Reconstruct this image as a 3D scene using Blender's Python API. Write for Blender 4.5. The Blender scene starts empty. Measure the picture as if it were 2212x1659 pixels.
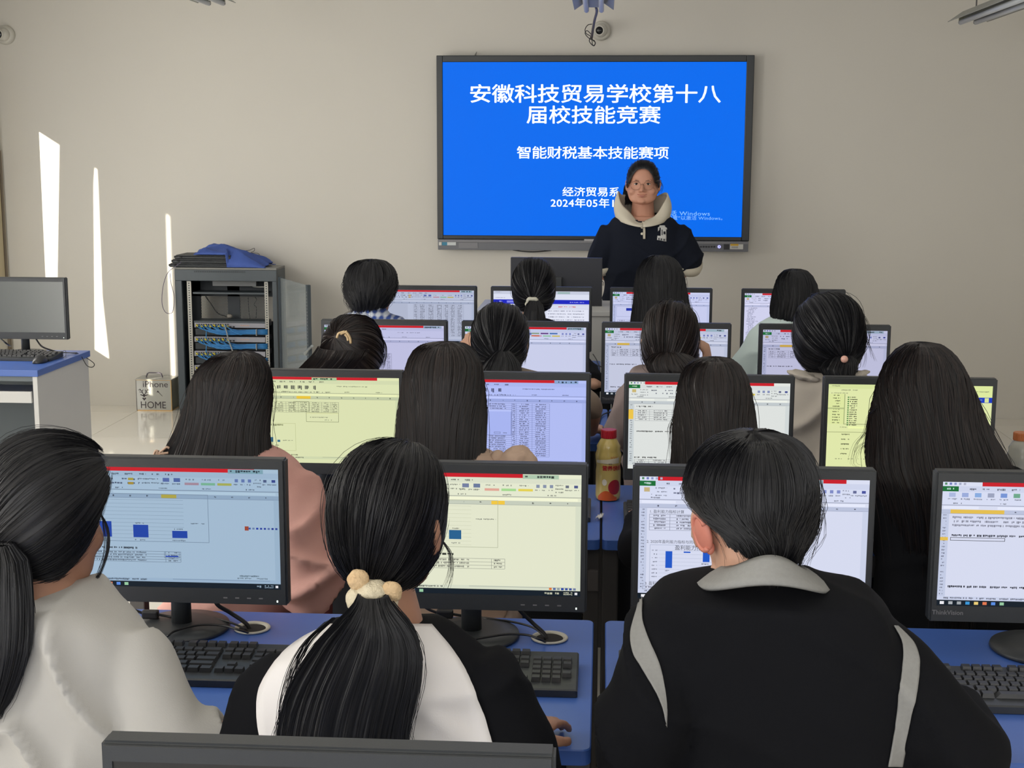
import bpy, bmesh, math, random
import numpy as np
from mathutils import Matrix, Vector
from mathutils.bvhtree import BVHTree
random.seed(7); RNG = np.random.default_rng(7)
PI = math.pi
SC = bpy.context.scene; COL = SC.collection
# ------------------------------------------------------------------ camera, world, sun, exposure
FPX, PSI, TH, RL, H = 3000.0, .0647, .16275, .0033, 1.695
_F = np.array([-math.sin(PSI)*math.cos(TH), math.cos(PSI)*math.cos(TH), -math.sin(TH)])
_R = np.array([math.cos(PSI), math.sin(PSI), 0.0]); _U = np.cross(_R, _F)
_R, _U = _R*math.cos(RL)+_U*math.sin(RL), -_R*math.sin(RL)+_U*math.cos(RL)
CAMP = np.array([0, 0, H])
def ray(x, y): return _F+_R*(x-1106)/FPX-_U*(y-829.5)/FPX
def at(x, y, Y):                       # world point on the plane Y = const
    d = ray(x, y); t = Y/d[1]; return np.array([d[0]*t, Y, H+d[2]*t])
def onz(x, y, Z):                      # world point on the plane Z = const
    d = ray(x, y); t = (Z-H)/d[2]; return np.array([d[0]*t, d[1]*t, Z])
cam = bpy.data.cameras.new('camera'); camo = bpy.data.objects.new('camera', cam); COL.objects.link(camo)
camo.matrix_world = Matrix(((_R[0], _U[0], -_F[0], 0), (_R[1], _U[1], -_F[1], 0), (_R[2], _U[2], -_F[2], H), (0, 0, 0, 1)))
cam.sensor_fit = 'HORIZONTAL'; cam.sensor_width = 36; cam.lens = FPX*36/2212; cam.clip_start = .05; cam.clip_end = 60
SC.camera = camo
SC.view_settings.view_transform = 'Standard'; SC.view_settings.look = 'None'
SC.view_settings.exposure = 0; SC.view_settings.gamma = 1; SC.view_settings.use_curve_mapping = False
W_ = bpy.data.worlds.new('world'); SC.world = W_; W_.use_nodes = True
bg = W_.node_tree.nodes['Background']; bg.inputs[0].default_value = (.75, .85, 1, 1); bg.inputs[1].default_value = 1.2
SDIR = Vector((1, 1.6, -.64)).normalized()
sun = bpy.data.lights.new('sun', 'SUN'); sun.energy = 14; sun.angle = math.radians(.5); sun.color = (1, .93, .78)
suno = bpy.data.objects.new('sun', sun); COL.objects.link(suno); suno.rotation_euler = SDIR.to_track_quat('-Z', 'Y').to_euler(); suno.location = (-8, 0, 5)
def area(loc, direction, sx, sy, power, colr):
    l = bpy.data.lights.new('daylight_fill', 'AREA'); l.shape = 'RECTANGLE'; l.size = sx; l.size_y = sy; l.energy = power; l.color = colr
    o = bpy.data.objects.new('daylight_fill', l); COL.objects.link(o); o.location = loc
    o.rotation_euler = Vector(direction).to_track_quat('-Z', 'Z').to_euler(); return o
# daylight lamps for the curtained left windows; rear and ceiling ones are added fill
area((-3.86, 6.7, 1.25), (1, .25, -.22), 1.9, 1.3, 48, (1, .98, .92))
area((-3.86, 2.8, 1.5), (1, .3, -.05), 3.0, 1.4, 105, (1, .98, .94))
area((-3.86, -.8, 1.5), (1, .5, -.05), 2.6, 1.4, 85, (1, .98, .95))
area((-.2, -2.6, 1.9), (0, 1, -.08), 6.5, 1.8, 115, (.96, .97, 1))  # added soft fill from behind the camera, no window built there
area((.2, 3.5, 2.95), (0, 0, -1), 6.0, 8.0, 48, (1, .99, .96))  # added fill under the ceiling; the tube lamps stay unlit
SC.cycles.use_denoising = True; SC.cycles.max_bounces = 7; SC.cycles.diffuse_bounces = 4; SC.cycles.glossy_bounces = 3
SC.cycles.transmission_bounces = 6; SC.cycles.sample_clamp_indirect = 4; SC.cycles.caustics_reflective = False; SC.cycles.caustics_refractive = False
# ------------------------------------------------------------------ materials
def lin(c):
    return tuple(((v/255)/12.92 if v/255 <= .04045 else ((v/255+.055)/1.055)**2.4) for v in c)
_M = {}
def mat(name, rgb, rough=.5, noise=0, nscale=30, bump=0, bscale=200, metal=0, spec=.5, alpha=1, trans=0, emit=0, sheen=0, stretch=None, rgb2=None, island=None):
    if name in _M: return _M[name]
    m = bpy.data.materials.new(name); m.use_nodes = True; nt = m.node_tree; b = nt.nodes['Principled BSDF']
    c = lin(rgb); b.inputs['Base Color'].default_value = (*c, 1); b.inputs['Roughness'].default_value = rough
    b.inputs['Metallic'].default_value = metal; b.inputs['Specular IOR Level'].default_value = spec
    if sheen: b.inputs['Sheen Weight'].default_value = sheen
    if trans: b.inputs['Transmission Weight'].default_value = trans; b.inputs['IOR'].default_value = 1.35
    if alpha < 1: b.inputs['Alpha'].default_value = alpha
    if emit: b.inputs['Emission Color'].default_value = (*c, 1); b.inputs['Emission Strength'].default_value = emit
    tc = nt.nodes.new('ShaderNodeTexCoord'); src = tc.outputs['Object']
    if stretch:
        mp = nt.nodes.new('ShaderNodeMapping'); mp.inputs['Scale'].default_value = stretch; nt.links.new(src, mp.inputs[0]); src = mp.outputs[0]
    if island is not None:
        g = nt.nodes.new('ShaderNodeNewGeometry'); mx = nt.nodes.new('ShaderNodeMix'); mx.data_type = 'RGBA'
        mx.inputs[6].default_value = (*c, 1); mx.inputs[7].default_value = (*lin(island), 1)
        nt.links.new(g.outputs['Random Per Island'], mx.inputs[0]); nt.links.new(mx.outputs[2], b.inputs['Base Color'])
    elif noise or rgb2:
        n = nt.nodes.new('ShaderNodeTexNoise'); n.inputs['Scale'].default_value = nscale; n.inputs['Detail'].default_value = 5
        nt.links.new(src, n.inputs['Vector'])
        mx = nt.nodes.new('ShaderNodeMix'); mx.data_type = 'RGBA'
        d = lin(rgb2) if rgb2 else tuple(v*(1-noise) for v in c)
        e = c if rgb2 else tuple(min(1, v*(1+noise*.6)) for v in c)
        mx.inputs[6].default_value = (*d, 1); mx.inputs[7].default_value = (*e, 1)
        nt.links.new(n.outputs['Fac'], mx.inputs[0]); nt.links.new(mx.outputs[2], b.inputs['Base Color'])
    if bump:
        n2 = nt.nodes.new('ShaderNodeTexNoise'); n2.inputs['Scale'].default_value = bscale; n2.inputs['Detail'].default_value = 4
        nt.links.new(src, n2.inputs['Vector']); bp = nt.nodes.new('ShaderNodeBump'); bp.inputs['Strength'].default_value = bump; bp.inputs['Distance'].default_value = .004
        nt.links.new(n2.outputs['Fac'], bp.inputs['Height']); nt.links.new(bp.outputs[0], b.inputs['Normal'])
    _M[name] = m; return m
def screenmat():
    if 'screen' in _M: return _M['screen']
    m = bpy.data.materials.new('lit_display'); m.use_nodes = True; nt = m.node_tree; b = nt.nodes['Principled BSDF']
    a = nt.nodes.new('ShaderNodeAttribute'); a.attribute_name = 'Col'
    b.inputs['Base Color'].default_value = (.004, .004, .005, 1); b.inputs['Roughness'].default_value = .5; b.inputs['Specular IOR Level'].default_value = .08
    nt.links.new(a.outputs['Color'], b.inputs['Emission Color']); b.inputs['Emission Strength'].default_value = 1
    _M['screen'] = m; return m
wallm = mat('wall_paint', (212, 208, 199), .85, noise=.04, nscale=1.3, bump=.05, bscale=60)
# ------------------------------------------------------------------ mesh helpers
def newobj(name, V, F, m=None, parent=None, smooth=False):
    me = bpy.data.meshes.new(name); me.from_pydata([tuple(map(float, v)) for v in V], [], [tuple(int(i) for i in f) for f in F])
    me.validate(); me.update()
    return wrap(name, me, m, parent, smooth)
def wrap(name, me, m=None, parent=None, smooth=False):
    o = bpy.data.objects.new(name, me); COL.objects.link(o)
    if m:
        for k in (m if isinstance(m, (list, tuple)) else [m]): me.materials.append(k)
    if smooth: me.polygons.foreach_set('use_smooth', [True]*len(me.polygons))
    if parent: setparent(o, parent)
    return o
def wm(o): return (wm(o.parent) @ o.matrix_parent_inverse @ o.matrix_basis) if o.parent else o.matrix_basis.copy()
def setparent(o, p):
    o.parent = p; o.matrix_parent_inverse = wm(p).inverted()
def thing(name, label, cat, loc=(0, 0, 0), group=None):
    o = bpy.data.objects.new(name, None); COL.objects.link(o); o.location = tuple(float(v) for v in loc); o.empty_display_size = .1
    return tag(o, label, cat, group)
def tag(o, label, cat, group=None):
    o['label'] = label; o['category'] = cat
    if group: o['group'] = group
    return o
def struct(o): o['kind'] = 'structure'; return o
def join(parts):
    V = []; F = []
    for v, f in parts:
        k = len(V); V += [tuple(p) for p in v]; F += [tuple(i+k for i in q) for q in f]
    return V, F
def box(x0, x1, y0, y1, z0, z1):
    return ([(x0, y0, z0), (x1, y0, z0), (x1, y1, z0), (x0, y1, z0), (x0, y0, z1), (x1, y0, z1), (x1, y1, z1), (x0, y1, z1)],
            [(0, 3, 2, 1), (4, 5, 6, 7), (0, 1, 5, 4), (1, 2, 6, 5), (2, 3, 7, 6), (3, 0, 4, 7)])
def bbox(name, b, m, parent=None, bev=.003, seg=2):
    V, F = box(*b); bm = bmesh.new(); vs = [bm.verts.new(v) for v in V]
    for f in F: bm.faces.new([vs[i] for i in f])
    if bev: bmesh.ops.bevel(bm, geom=bm.edges[:]+bm.verts[:], offset=bev, segments=seg, affect='EDGES', profile=.6)
    me = bpy.data.meshes.new(name); bm.to_mesh(me); bm.free(); return wrap(name, me, m, parent)
def loft(rings, cap=True):
    n = len(rings[0]); V = [tuple(p) for r in rings for p in r]; F = []
    for i in range(len(rings)-1):
        for j in range(n): F.append((i*n+j, i*n+(j+1) % n, (i+1)*n+(j+1) % n, (i+1)*n+j))
    if cap: F.append(tuple(range(n-1, -1, -1))); F.append(tuple((len(rings)-1)*n+j for j in range(n)))
    return V, F
def ell(c, rx, ry, n=28, p=2.0):
    o = []
    for k in range(n):
        t = 2*PI*k/n; a, b = math.cos(t), math.sin(t)
        o.append((c[0]+rx*math.copysign(abs(a)**(2/p), a), c[1]+ry*math.copysign(abs(b)**(2/p), b), c[2]))
    return o
def spline(pts, n):
    P = np.array(pts, float); k = len(P); o = []
    Q = np.vstack([2*P[0]-P[1], P, 2*P[-1]-P[-2]])
    for s in np.linspace(0, k-1, n):
        i = min(int(s), k-2); t = s-i; a, b, c, d = Q[i], Q[i+1], Q[i+2], Q[i+3]
        o.append(.5*((2*b)+(-a+c)*t+(2*a-5*b+4*c-d)*t*t+(-a+3*b-3*c+d)*t**3))
    return np.array(o)
def tube(pts, radii, n=12, up=None, rb=None, cap=True):
    P = np.array(pts, float); k = len(P); R = np.broadcast_to(np.array(radii, float), (k,)) if np.ndim(radii) <= 1 else radii
    RB = R if rb is None else np.broadcast_to(np.array(rb, float), (k,)); rings = []
    T = np.gradient(P, axis=0); T /= np.linalg.norm(T, axis=1)[:, None]+1e-9
    u = np.array(up if up is not None else ([0, 0, 1] if abs(T[0][2]) < .9 else [0, 1, 0]), float)
    for i in range(k):
        u = u-T[i]*(u@T[i]); u /= np.linalg.norm(u)+1e-9; w = np.cross(T[i], u)
        rings.append([P[i]+w*R[i]*math.cos(2*PI*j/n)+u*RB[i]*math.sin(2*PI*j/n) for j in range(n)])
    return loft(rings, cap)
def limb(pts, radii, n=14, m=4):
    P = spline(pts, (len(pts)-1)*m+1); r = np.interp(np.linspace(0, 1, len(P)), np.linspace(0, 1, len(radii)), radii)
    d0 = P[0]-P[1]; d1 = P[-1]-P[-2]; d0 /= np.linalg.norm(d0)+1e-9; d1 /= np.linalg.norm(d1)+1e-9
    P = np.vstack([P[0]+d0*r[0]*.8, P, P[-1]+d1*r[-1]*.8]); r = np.concatenate([[r[0]*.45], r, [r[-1]*.45]])
    return tube(P, r, n)
def ellipsoid(c, r, rot=None, nu=20, nv=12):
    rings = []
    for i in range(1, nv):
        a = PI*i/nv; rings.append([(r[0]*math.sin(a)*math.cos(2*PI*j/nu), r[1]*math.sin(a)*math.sin(2*PI*j/nu), r[2]*math.cos(a)) for j in range(nu)])
    V, F = loft(rings, False); k = len(V); V += [(0, 0, r[2]), (0, 0, -r[2])]
    for j in range(nu): F.append((j, k, (j+1) % nu)); F.append(((nv-2)*nu+j, (nv-2)*nu+(j+1) % nu, k+1))
    V = np.array(V)
    if rot is not None: V = V@np.array(rot).T
    return [tuple(v) for v in V+np.array(c)], F
def lathe(prof, n=32, c=(0, 0, 0)):
    return loft([[(c[0]+r*math.cos(2*PI*j/n), c[1]+r*math.sin(2*PI*j/n), c[2]+z) for j in range(n)] for r, z in prof])
def cable(name, pts, r, m, parent=None, n=24):
    return newobj(name, *tube(spline(pts, n), r, 6), m, parent, True)
def rotz(a): c, s = math.cos(a), math.sin(a); return np.array([[c, -s, 0], [s, c, 0], [0, 0, 1.]])
def rotx(a): c, s = math.cos(a), math.sin(a); return np.array([[1, 0, 0], [0, c, -s], [0, s, c]])
def roty(a): c, s = math.cos(a), math.sin(a); return np.array([[c, 0, s], [0, 1, 0], [-s, 0, c]])
DG = None
def remesh(name, parts, voxel, m, parent=None, smooth=3, disp=0, dscale=.08):
    V, F = join(parts); me = bpy.data.meshes.new('tmp'); me.from_pydata([tuple(map(float, v)) for v in V], [], F)
    bm = bmesh.new(); bm.from_mesh(me); bmesh.ops.recalc_face_normals(bm, faces=bm.faces[:]); bm.to_mesh(me); bm.free()
    o = bpy.data.objects.new('tmp', me); COL.objects.link(o)
    r = o.modifiers.new('r', 'REMESH'); r.mode = 'VOXEL'; r.voxel_size = voxel
    s = o.modifiers.new('s', 'SMOOTH'); s.factor = .5; s.iterations = smooth
    if disp:
        t = bpy.data.textures.new('folds', 'CLOUDS'); t.noise_scale = dscale; t.noise_depth = 2
        d = o.modifiers.new('d', 'DISPLACE'); d.texture = t; d.strength = disp; d.mid_level = .5
    dg = bpy.context.evaluated_depsgraph_get(); me2 = bpy.data.meshes.new_from_object(o.evaluated_get(dg))
    bpy.data.objects.remove(o); bpy.data.meshes.remove(me); me2.name = name
    return wrap(name, me2, m, parent, True)
FONT_CACHE = {}
def textmesh(name, body, size, m, parent=None, mtx=None, sx=1, bold=0, space=1, ext=.0004, align='CENTER', fn=None):
    cu = bpy.data.curves.new('t', 'FONT'); cu.body = body; cu.size = size; cu.align_x = align; cu.align_y = 'CENTER'
    cu.space_character = space; cu.extrude = ext; cu.resolution_u = 3
    o = bpy.data.objects.new('t', cu); COL.objects.link(o); dg = bpy.context.evaluated_depsgraph_get()
    me = bpy.data.meshes.new_from_object(o.evaluated_get(dg)); bpy.data.objects.remove(o); bpy.data.curves.remove(cu)
    me.materials.clear()
    if bold:
        bm = bmesh.new()
        for k, (dx, dy) in enumerate(((-1, 0), (1, 0), (0, -1), (0, 1), (0, 0))):
            me2 = me.copy(); me2.transform(Matrix.Translation((dx*bold, dy*bold, k*2e-5))); bm.from_mesh(me2); bpy.data.meshes.remove(me2)
        bm.to_mesh(me); bm.free()
    if mtx is not None:
        me.transform(Matrix.Diagonal((sx, 1, 1, 1))); 
        if fn:
            for v in me.vertices: v.co = fn(v.co)
        me.transform(mtx)
    me.name = name; return wrap(name, me, m, parent)
def dup(root, loc, label, group=None):
    r = root.copy(); COL.objects.link(r); r.location = loc; r['label'] = label
    if group: r['group'] = group
    for ch in list(root.children):
        c = ch.copy(); COL.objects.link(c); c.parent = r
        for g in list(ch.children):
            d = g.copy(); COL.objects.link(d); d.parent = c
    return r
# ------------------------------------------------------------------ common materials
blk = mat('black_plastic', (50, 53, 56), .42, noise=.1, nscale=40, bump=.08, bscale=900)  # base colour lifted a little to mimic veiling haze
blk2 = mat('black_plastic_gloss', (30, 31, 33), .3)
keym = mat('key_plastic', (46, 47, 49), .38, bump=.05, bscale=800)
rubber = mat('cable_rubber', (22, 22, 25), .5)
white_lam = mat('white_laminate', (205, 205, 203), .5, noise=.03, nscale=6)
blue_top = mat('blue_laminate', (66, 102, 180), .36, noise=.06, nscale=14, bump=.03, bscale=300)
blue_edge = mat('blue_edge_band', (34, 72, 150), .4)
steel = mat('grey_steel', (78, 76, 76), .5, noise=.08, nscale=20, metal=.2)
dark_panel = mat('dark_panel', (38, 40, 46), .6)
# ------------------------------------------------------------------ the room
YW, XL, XR, YB, ZC = 9.16, -4.02, 4.7, -3.0, 3.05
struct(newobj('wall_front', *box(XL-.25, XR+.2, YW, YW+.2, -.1, ZC+.1), wallm))
struct(newobj('wall_right', *box(XR, XR+.2, YB, YW, -.1, ZC+.1), wallm))
struct(newobj('wall_back', *box(XL-.2, XR+.2, YB-.2, YB, -.1, ZC+.1), wallm))
ceilm = mat('ceiling_paint', (200, 197, 188), .9, bump=.04, bscale=40)
struct(newobj('ceiling', *box(XL-.25, XR+.2, YB-.2, YW+.2, ZC, ZC+.15), ceilm))
WY0, WY1, WZ0, WZ1 = 6.95, 9.0, .74, 2.175
struct(newobj('wall_left', *join([box(XL-.25, XL, YB, WY0, -.1, ZC), box(XL-.25, XL, WY1, YW, -.1, ZC), box(XL-.25, XL, WY0, WY1, -.1, WZ0), box(XL-.25, XL, WY0, WY1, WZ1, ZC)]), wallm))
alum = mat('brown_window_metal', (120, 108, 94), .4, metal=.3)
creamtrim = mat('cream_trim', (205, 196, 176), .6)
wn = struct(newobj('window_1', *join([box(XL-.16, XL-.10, WY0, WY1, WZ0, WZ0+.05), box(XL-.16, XL-.10, WY0, WY1, WZ1-.05, WZ1), box(XL-.16, XL-.10, WY0, WY0+.05, WZ0, WZ1), box(XL-.16, XL-.10, WY1-.05, WY1, WZ0, WZ1)]), alum))
newobj('pane', *box(XL-.135, XL-.13, WY0+.05, WY1-.05, WZ0+.05, WZ1-.05), mat('window_glass', (235, 242, 245), .02, trans=1, alpha=.12), wn)
newobj('sill', *box(XL-.02, XL+.03, WY0, WY1, WZ0-.035, WZ0-.002), creamtrim, wn)
struct(newobj('trim_1', *join([box(XL+.001, XL+.016, 9.10, 9.13, .1, 1.72)]), alum))
struct(newobj('trim_2', *box(XL+.001, XL+.010, 9.132, 9.15, .1, 1.72), creamtrim))
# curtains on the left wall, with the narrow gaps that let the sun slivers through
curm = mat('curtain_fabric', (190, 178, 150), .9, noise=.1, nscale=30, bump=.2, bscale=250, stretch=(1, 8, .6))
XC = -4.004
def gap(pts):                     # wall points (x, z) -> (y, z) on the curtain plane
    return [(YW-1.6*(x-XC), z+.64*(x-XC)) for x, z in pts]
g1 = (gap([(-3.603, 1.96), (-3.603, 1.90), (-3.67, .90), (-3.69, .30)]), gap([(-3.75, 2.05), (-3.75, 2.0), (-3.757, .90), (-3.76, .30)]))
g2 = (gap([(-3.366, 1.78), (-3.362, 1.49), (-3.368, .75), (-3.341, .34)]), gap([(-3.366, 1.78), (-3.397, 1.49), (-3.425, .75), (-3.441, .34)]))
g3 = (gap([(-2.887, 1.47), (-2.866, 1.42), (-2.839, 1.0), (-2.851, .05)]), gap([(-2.887, 1.47), (-2.909, 1.42), (-2.912, 1.0), (-2.915, .05)]))
g4 = (gap([(-2.66, .98), (-2.65, .9), (-2.64, .3), (-2.64, .05)]), gap([(-2.66, .98), (-2.73, .9), (-2.735, .3), (-2.735, .05)]))  # added gap, puts sun on the wall behind the rack
ZT, ZB = 2.24, .62
def yat(gl, z):
    zs = [p[1] for p in gl][::-1]; ys = [p[0] for p in gl][::-1]; return float(np.interp(z, zs, ys))
def curtain(name, lo, hi, label):
    n = 30; m_ = 24; V = []; F = []
    for i in range(n+1):
        z = ZB+(ZT-ZB)*i/n; a = lo if isinstance(lo, float) else yat(lo, z); b = hi if isinstance(hi, float) else yat(hi, z)
        for j in range(m_+1):
            y = a+(b-a)*j/m_; V.append((XC+.007*math.sin((y-6)*34)*math.sin(PI*j/m_), y, z))
    for i in range(n):
        for j in range(m_): k = i*(m_+1)+j; F.append((k, k+1, k+m_+2, k+m_+1))
    o = newobj(name, V, F, curm, None, True); s = o.modifiers.new('t', 'SOLIDIFY'); s.thickness = .003
    return tag(o, label, 'curtain', 'curtain lengths on the left wall')
curtain('curtain', 6.75, g4[0], 'beige curtain length farthest from the front wall, at the left window')
curtain('curtain', g4[1], g3[0], 'beige curtain length second farthest from the front wall')
curtain('curtain', g3[1], g2[0], 'beige curtain length between two sun gaps of the left window')
curtain('curtain', g2[1], g1[0], 'narrow beige curtain length beside the widest sun gap')
curtain('curtain', g1[1], 9.085, 'thin beige curtain length in the corner by the front wall')
# floor tiles
tilem = mat('glazed_tile', (246, 241, 230), .07, noise=.05, nscale=2.2, bump=.015, bscale=8, spec=.9)
tilem2 = mat('glazed_tile_b', (242, 237, 226), .08, noise=.05, nscale=2.5, bump=.015, bscale=9, spec=.9)
grout = mat('grout', (150, 140, 122), .8)
fl = struct(newobj('floor', *box(XL, XR, YB, YW, -.12, -.004), grout))
xs = [XL]+[x for x in np.arange(-3.1-.8, XR, .8) if x > XL+.05]+[XR]; ys = [YB]+[y for y in np.arange(8.9-.8*14, YW, .8) if y > YB+.05]+[YW]
tcache = {}
for i in range(len(xs)-1):
    for j in range(len(ys)-1):
        w, h = round(xs[i+1]-xs[i], 3), round(ys[j+1]-ys[j], 3); key = (w, h, (i*7+j*3) % 2)
        if key not in tcache:
            bm = bmesh.new(); V, F = box(.0015, w-.0015, .0015, h-.0015, -.02, 0); vs = [bm.verts.new(v) for v in V]
            for f in F: bm.faces.new([vs[k] for k in f])
            me = bpy.data.meshes.new('tile'); bm.to_mesh(me); bm.free(); me.materials.append(tilem if key[2] else tilem2); tcache[key] = me
        t = bpy.data.objects.new('tile', tcache[key]); COL.objects.link(t); t.location = (xs[i], ys[j], 0); setparent(t, fl)
# ------------------------------------------------------------------ screens
WHITE = (235, 236, 242)
class Scr:
    def __init__(s, tint): s.t = np.array(tint)/255.; s.q = []; s.n = 0
    def r(s, u0, v0, u1, v1, c, raw=False):
        s.n += 1; c = np.array(c, float); c = c if raw else c*s.t
        s.q.append((u0, v0, u1, v1, tuple(np.clip(c, 0, 255)), s.n))
    def dash(s, u, v, w, c=(148, 150, 158), h=.013, g=.0062, fill=.8):
        x = u
        while x < u+w:
            ww = g*random.uniform(.5, 1.1)
            if random.random() < fill: s.r(x, v+random.uniform(0, .003), min(x+ww, u+w), v+h*random.uniform(.6, 1), np.array(c)+random.uniform(-18, 18))
            x += ww+g*.22
    def frame(s, u0, v0, u1, v1, c, t=.0022):
        a = t*1.78; s.r(u0, v0, u1, v0+a, c); s.r(u0, v1-a, u1, v1, c); s.r(u0, v0, u0+t, v1, c); s.r(u1-t, v0, u1, v1, c)
    def table(s, u0, v0, us, nr, rh, c=(150, 152, 162), txt=True, bold=False):
        w = us[-1]
        for k in range(nr+1): s.r(u0, v0+k*rh, u0+w, v0+k*rh+.003, c)
        for a in us: s.r(u0+a, v0, u0+a+.0018, v0+nr*rh, c)
        if txt:
            for k in range(nr):
                for a, b in zip(us[:-1], us[1:]):
                    s.dash(u0+a+(b-a)*.2, v0+k*rh+rh*.2, (b-a)*.6, (130, 130, 138), rh*.6)
def excel(tint, bar=(.13, .84), hl=None, left=True, rows=True, extra=None, task=True, ribbon='home', badge=(.84, .97), dim=1):
    s = Scr(tint); s.r(0, 0, 1, 1, WHITE)
    s.r(0, 0, 1, .19, (226, 229, 238)); s.r(0, 0, 1, .035, (240, 241, 245)); s.r(bar[0], .002, bar[1], .034, (200, 30, 42), True)
    if left:
        for k in range(5): s.r(.01+k*.02, .008, .02+k*.02, .026, [(90, 150, 100), (120, 130, 190), (150, 160, 200), (180, 185, 200), (190, 190, 200)][k])
    s.r(0, .037, .07, .078, (28, 110, 55), True); s.dash(.02, .048, .03, (200, 225, 205), .018)
    for k in range(7): s.dash(.11+k*.062, .05, .035, (120, 122, 130), .017)
    s.r(0, .079, 1, .185, (236, 238, 245)); s.r(0, .185, 1, .19, (160, 163, 175))
    if ribbon == 'home':
        s.r(.02, .09, .045, .125, (215, 190, 130)); s.dash(.015, .14, .04, h=.014)
        for k in range(3): s.dash(.07, .088+k*.03, .05)
        for k in range(2):
            s.dash(.14, .092+k*.033, .22, (125, 128, 145), .018, .012, .6)
        s.r(.31, .09, .335, .11, (235, 190, 70)); s.r(.31, .125, .335, .145, (235, 175, 60)); s.dash(.36, .09, .1); s.dash(.36, .124, .12)
        s.r(.47, .086, .5, .118, (120, 130, 190)); s.r(.52, .086, .55, .118, (110, 125, 185)); s.dash(.46, .128, .09)
        for k, c in enumerate([(232, 170, 176), (170, 222, 170), (236, 214, 100)]):
            s.r(.57+k*.075, .122, .635+k*.075, .142, c); s.dash(.575+k*.075, .09, .04)
        for k in range(3): s.r(.8+k*.03, .086, .815+k*.03, .112, (140, 150, 200)); s.dash(.795+k*.03, .125, .02)
        for k in range(3): s.dash(.885, .084+k*.028, .035)
        s.r(.93, .088, .945, .11, (110, 115, 150)); s.r(.968, .088, .985, .11, (80, 90, 160)); s.dash(.92, .122, .07)
    elif ribbon == 'insert':
        cs = [(190, 200, 225), (170, 185, 220), (150, 185, 225), (170, 175, 190), (130, 160, 215), (120, 180, 140), (200, 205, 210), (220, 120, 60), (200, 170, 190), (70, 80, 160), (225, 150, 60), (120, 160, 200), (180, 140, 190)]
        for k, c in enumerate(cs): s.r(.03+k*.055, .088, .058+k*.055, .122, c); s.dash(.026+k*.055, .132, .038)
    else:
        for k in range(9): s.dash(.08+k*.045, .1, .025, (90, 92, 105), .05, .009); s.dash(.06, .17, .5, fill=.1)
        s.dash(.6, .1, .2)
    for k in range(5): s.dash(.05+k*.2, .166, .04, (140, 142, 150), .013)
    s.r(0, .19, 1, .222, (238, 239, 244)); s.r(.01, .196, .16, .218, (250, 250, 252)); s.r(.24, .196, .985, .218, (252, 252, 254))
    s.r(0, .222, 1, .255, (205, 210, 222)); s.r(0, .253, 1, .256, (165, 170, 185))
    for k in range(12): s.dash(.08+k*.078, .23, .008, (100, 102, 112), .016)
    if hl: s.r(hl[0], .222, hl[1], .253, (250, 205, 80))
    if rows:
        s.r(0, .255, .035, .925, (214, 219, 230))
        for k in range(26): s.dash(.01, .262+k*.0255, .014, (130, 133, 145), .013)
    s.r(.975, .255, 1, .925, (222, 226, 234))
    s.r(0, .925, 1, .955, (222, 226, 236)); s.dash(.03, .931, .35, (120, 122, 130), .016); s.r(.5, .93, .95, .934, (170, 175, 190))
    if badge: s.r(badge[0], .006, badge[1], .04, (180, 205, 205)); s.dash(badge[0]+.01, .012, badge[1]-badge[0]-.02, (70, 80, 85), .022, .012, .6)
    if extra: extra(s)
    if task:
        s.r(0, .955, 1, 1.0, (22, 32, 42), True)
        for k, c in enumerate([(235, 235, 240), (170, 175, 180), (160, 165, 170), (60, 150, 215), (235, 205, 120), (225, 120, 80), (90, 140, 225), (150, 200, 160)]):
            s.r(.015+k*.037, .966, .033+k*.037, .99, c, True)
        s.dash(.84, .968, .07, (190, 190, 195), .02, .01, .8); s.dash(.925, .965, .04, (210, 210, 215), .012); s.dash(.925, .98, .04, (210, 210, 215), .012)
        s.r(.975, .968, .987, .988, (225, 225, 230), True)
    return s
def scr_obj(s, x0, x1, z0, z1, yf, parent):
    V = []; F = []; C = []
    for (u0, v0, u1, v1, c, n) in s.q:
        k = len(V); y = yf-n*1.2e-6
        for u, v in ((u0, v1), (u1, v1), (u1, v0), (u0, v0)): V.append((x0+(x1-x0)*u, y, z1-(z1-z0)*v))
        F.append((k, k+1, k+2, k+3)); C += [(*lin(c), 1)]*4
    o = newobj('screen', V, F, screenmat(), parent)
    ca = o.data.color_attributes.new('Col', 'FLOAT_COLOR', 'CORNER'); ca.data.foreach_set('color', np.array(C, dtype=np.float32).ravel())
    return o
MW, MTOP, ZD = .465, 1.104, .735
logo = mat('bezel_lettering', (120, 120, 122), .5)
ledm = mat('led_white', (220, 235, 225), .5, emit=1.2)
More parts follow.
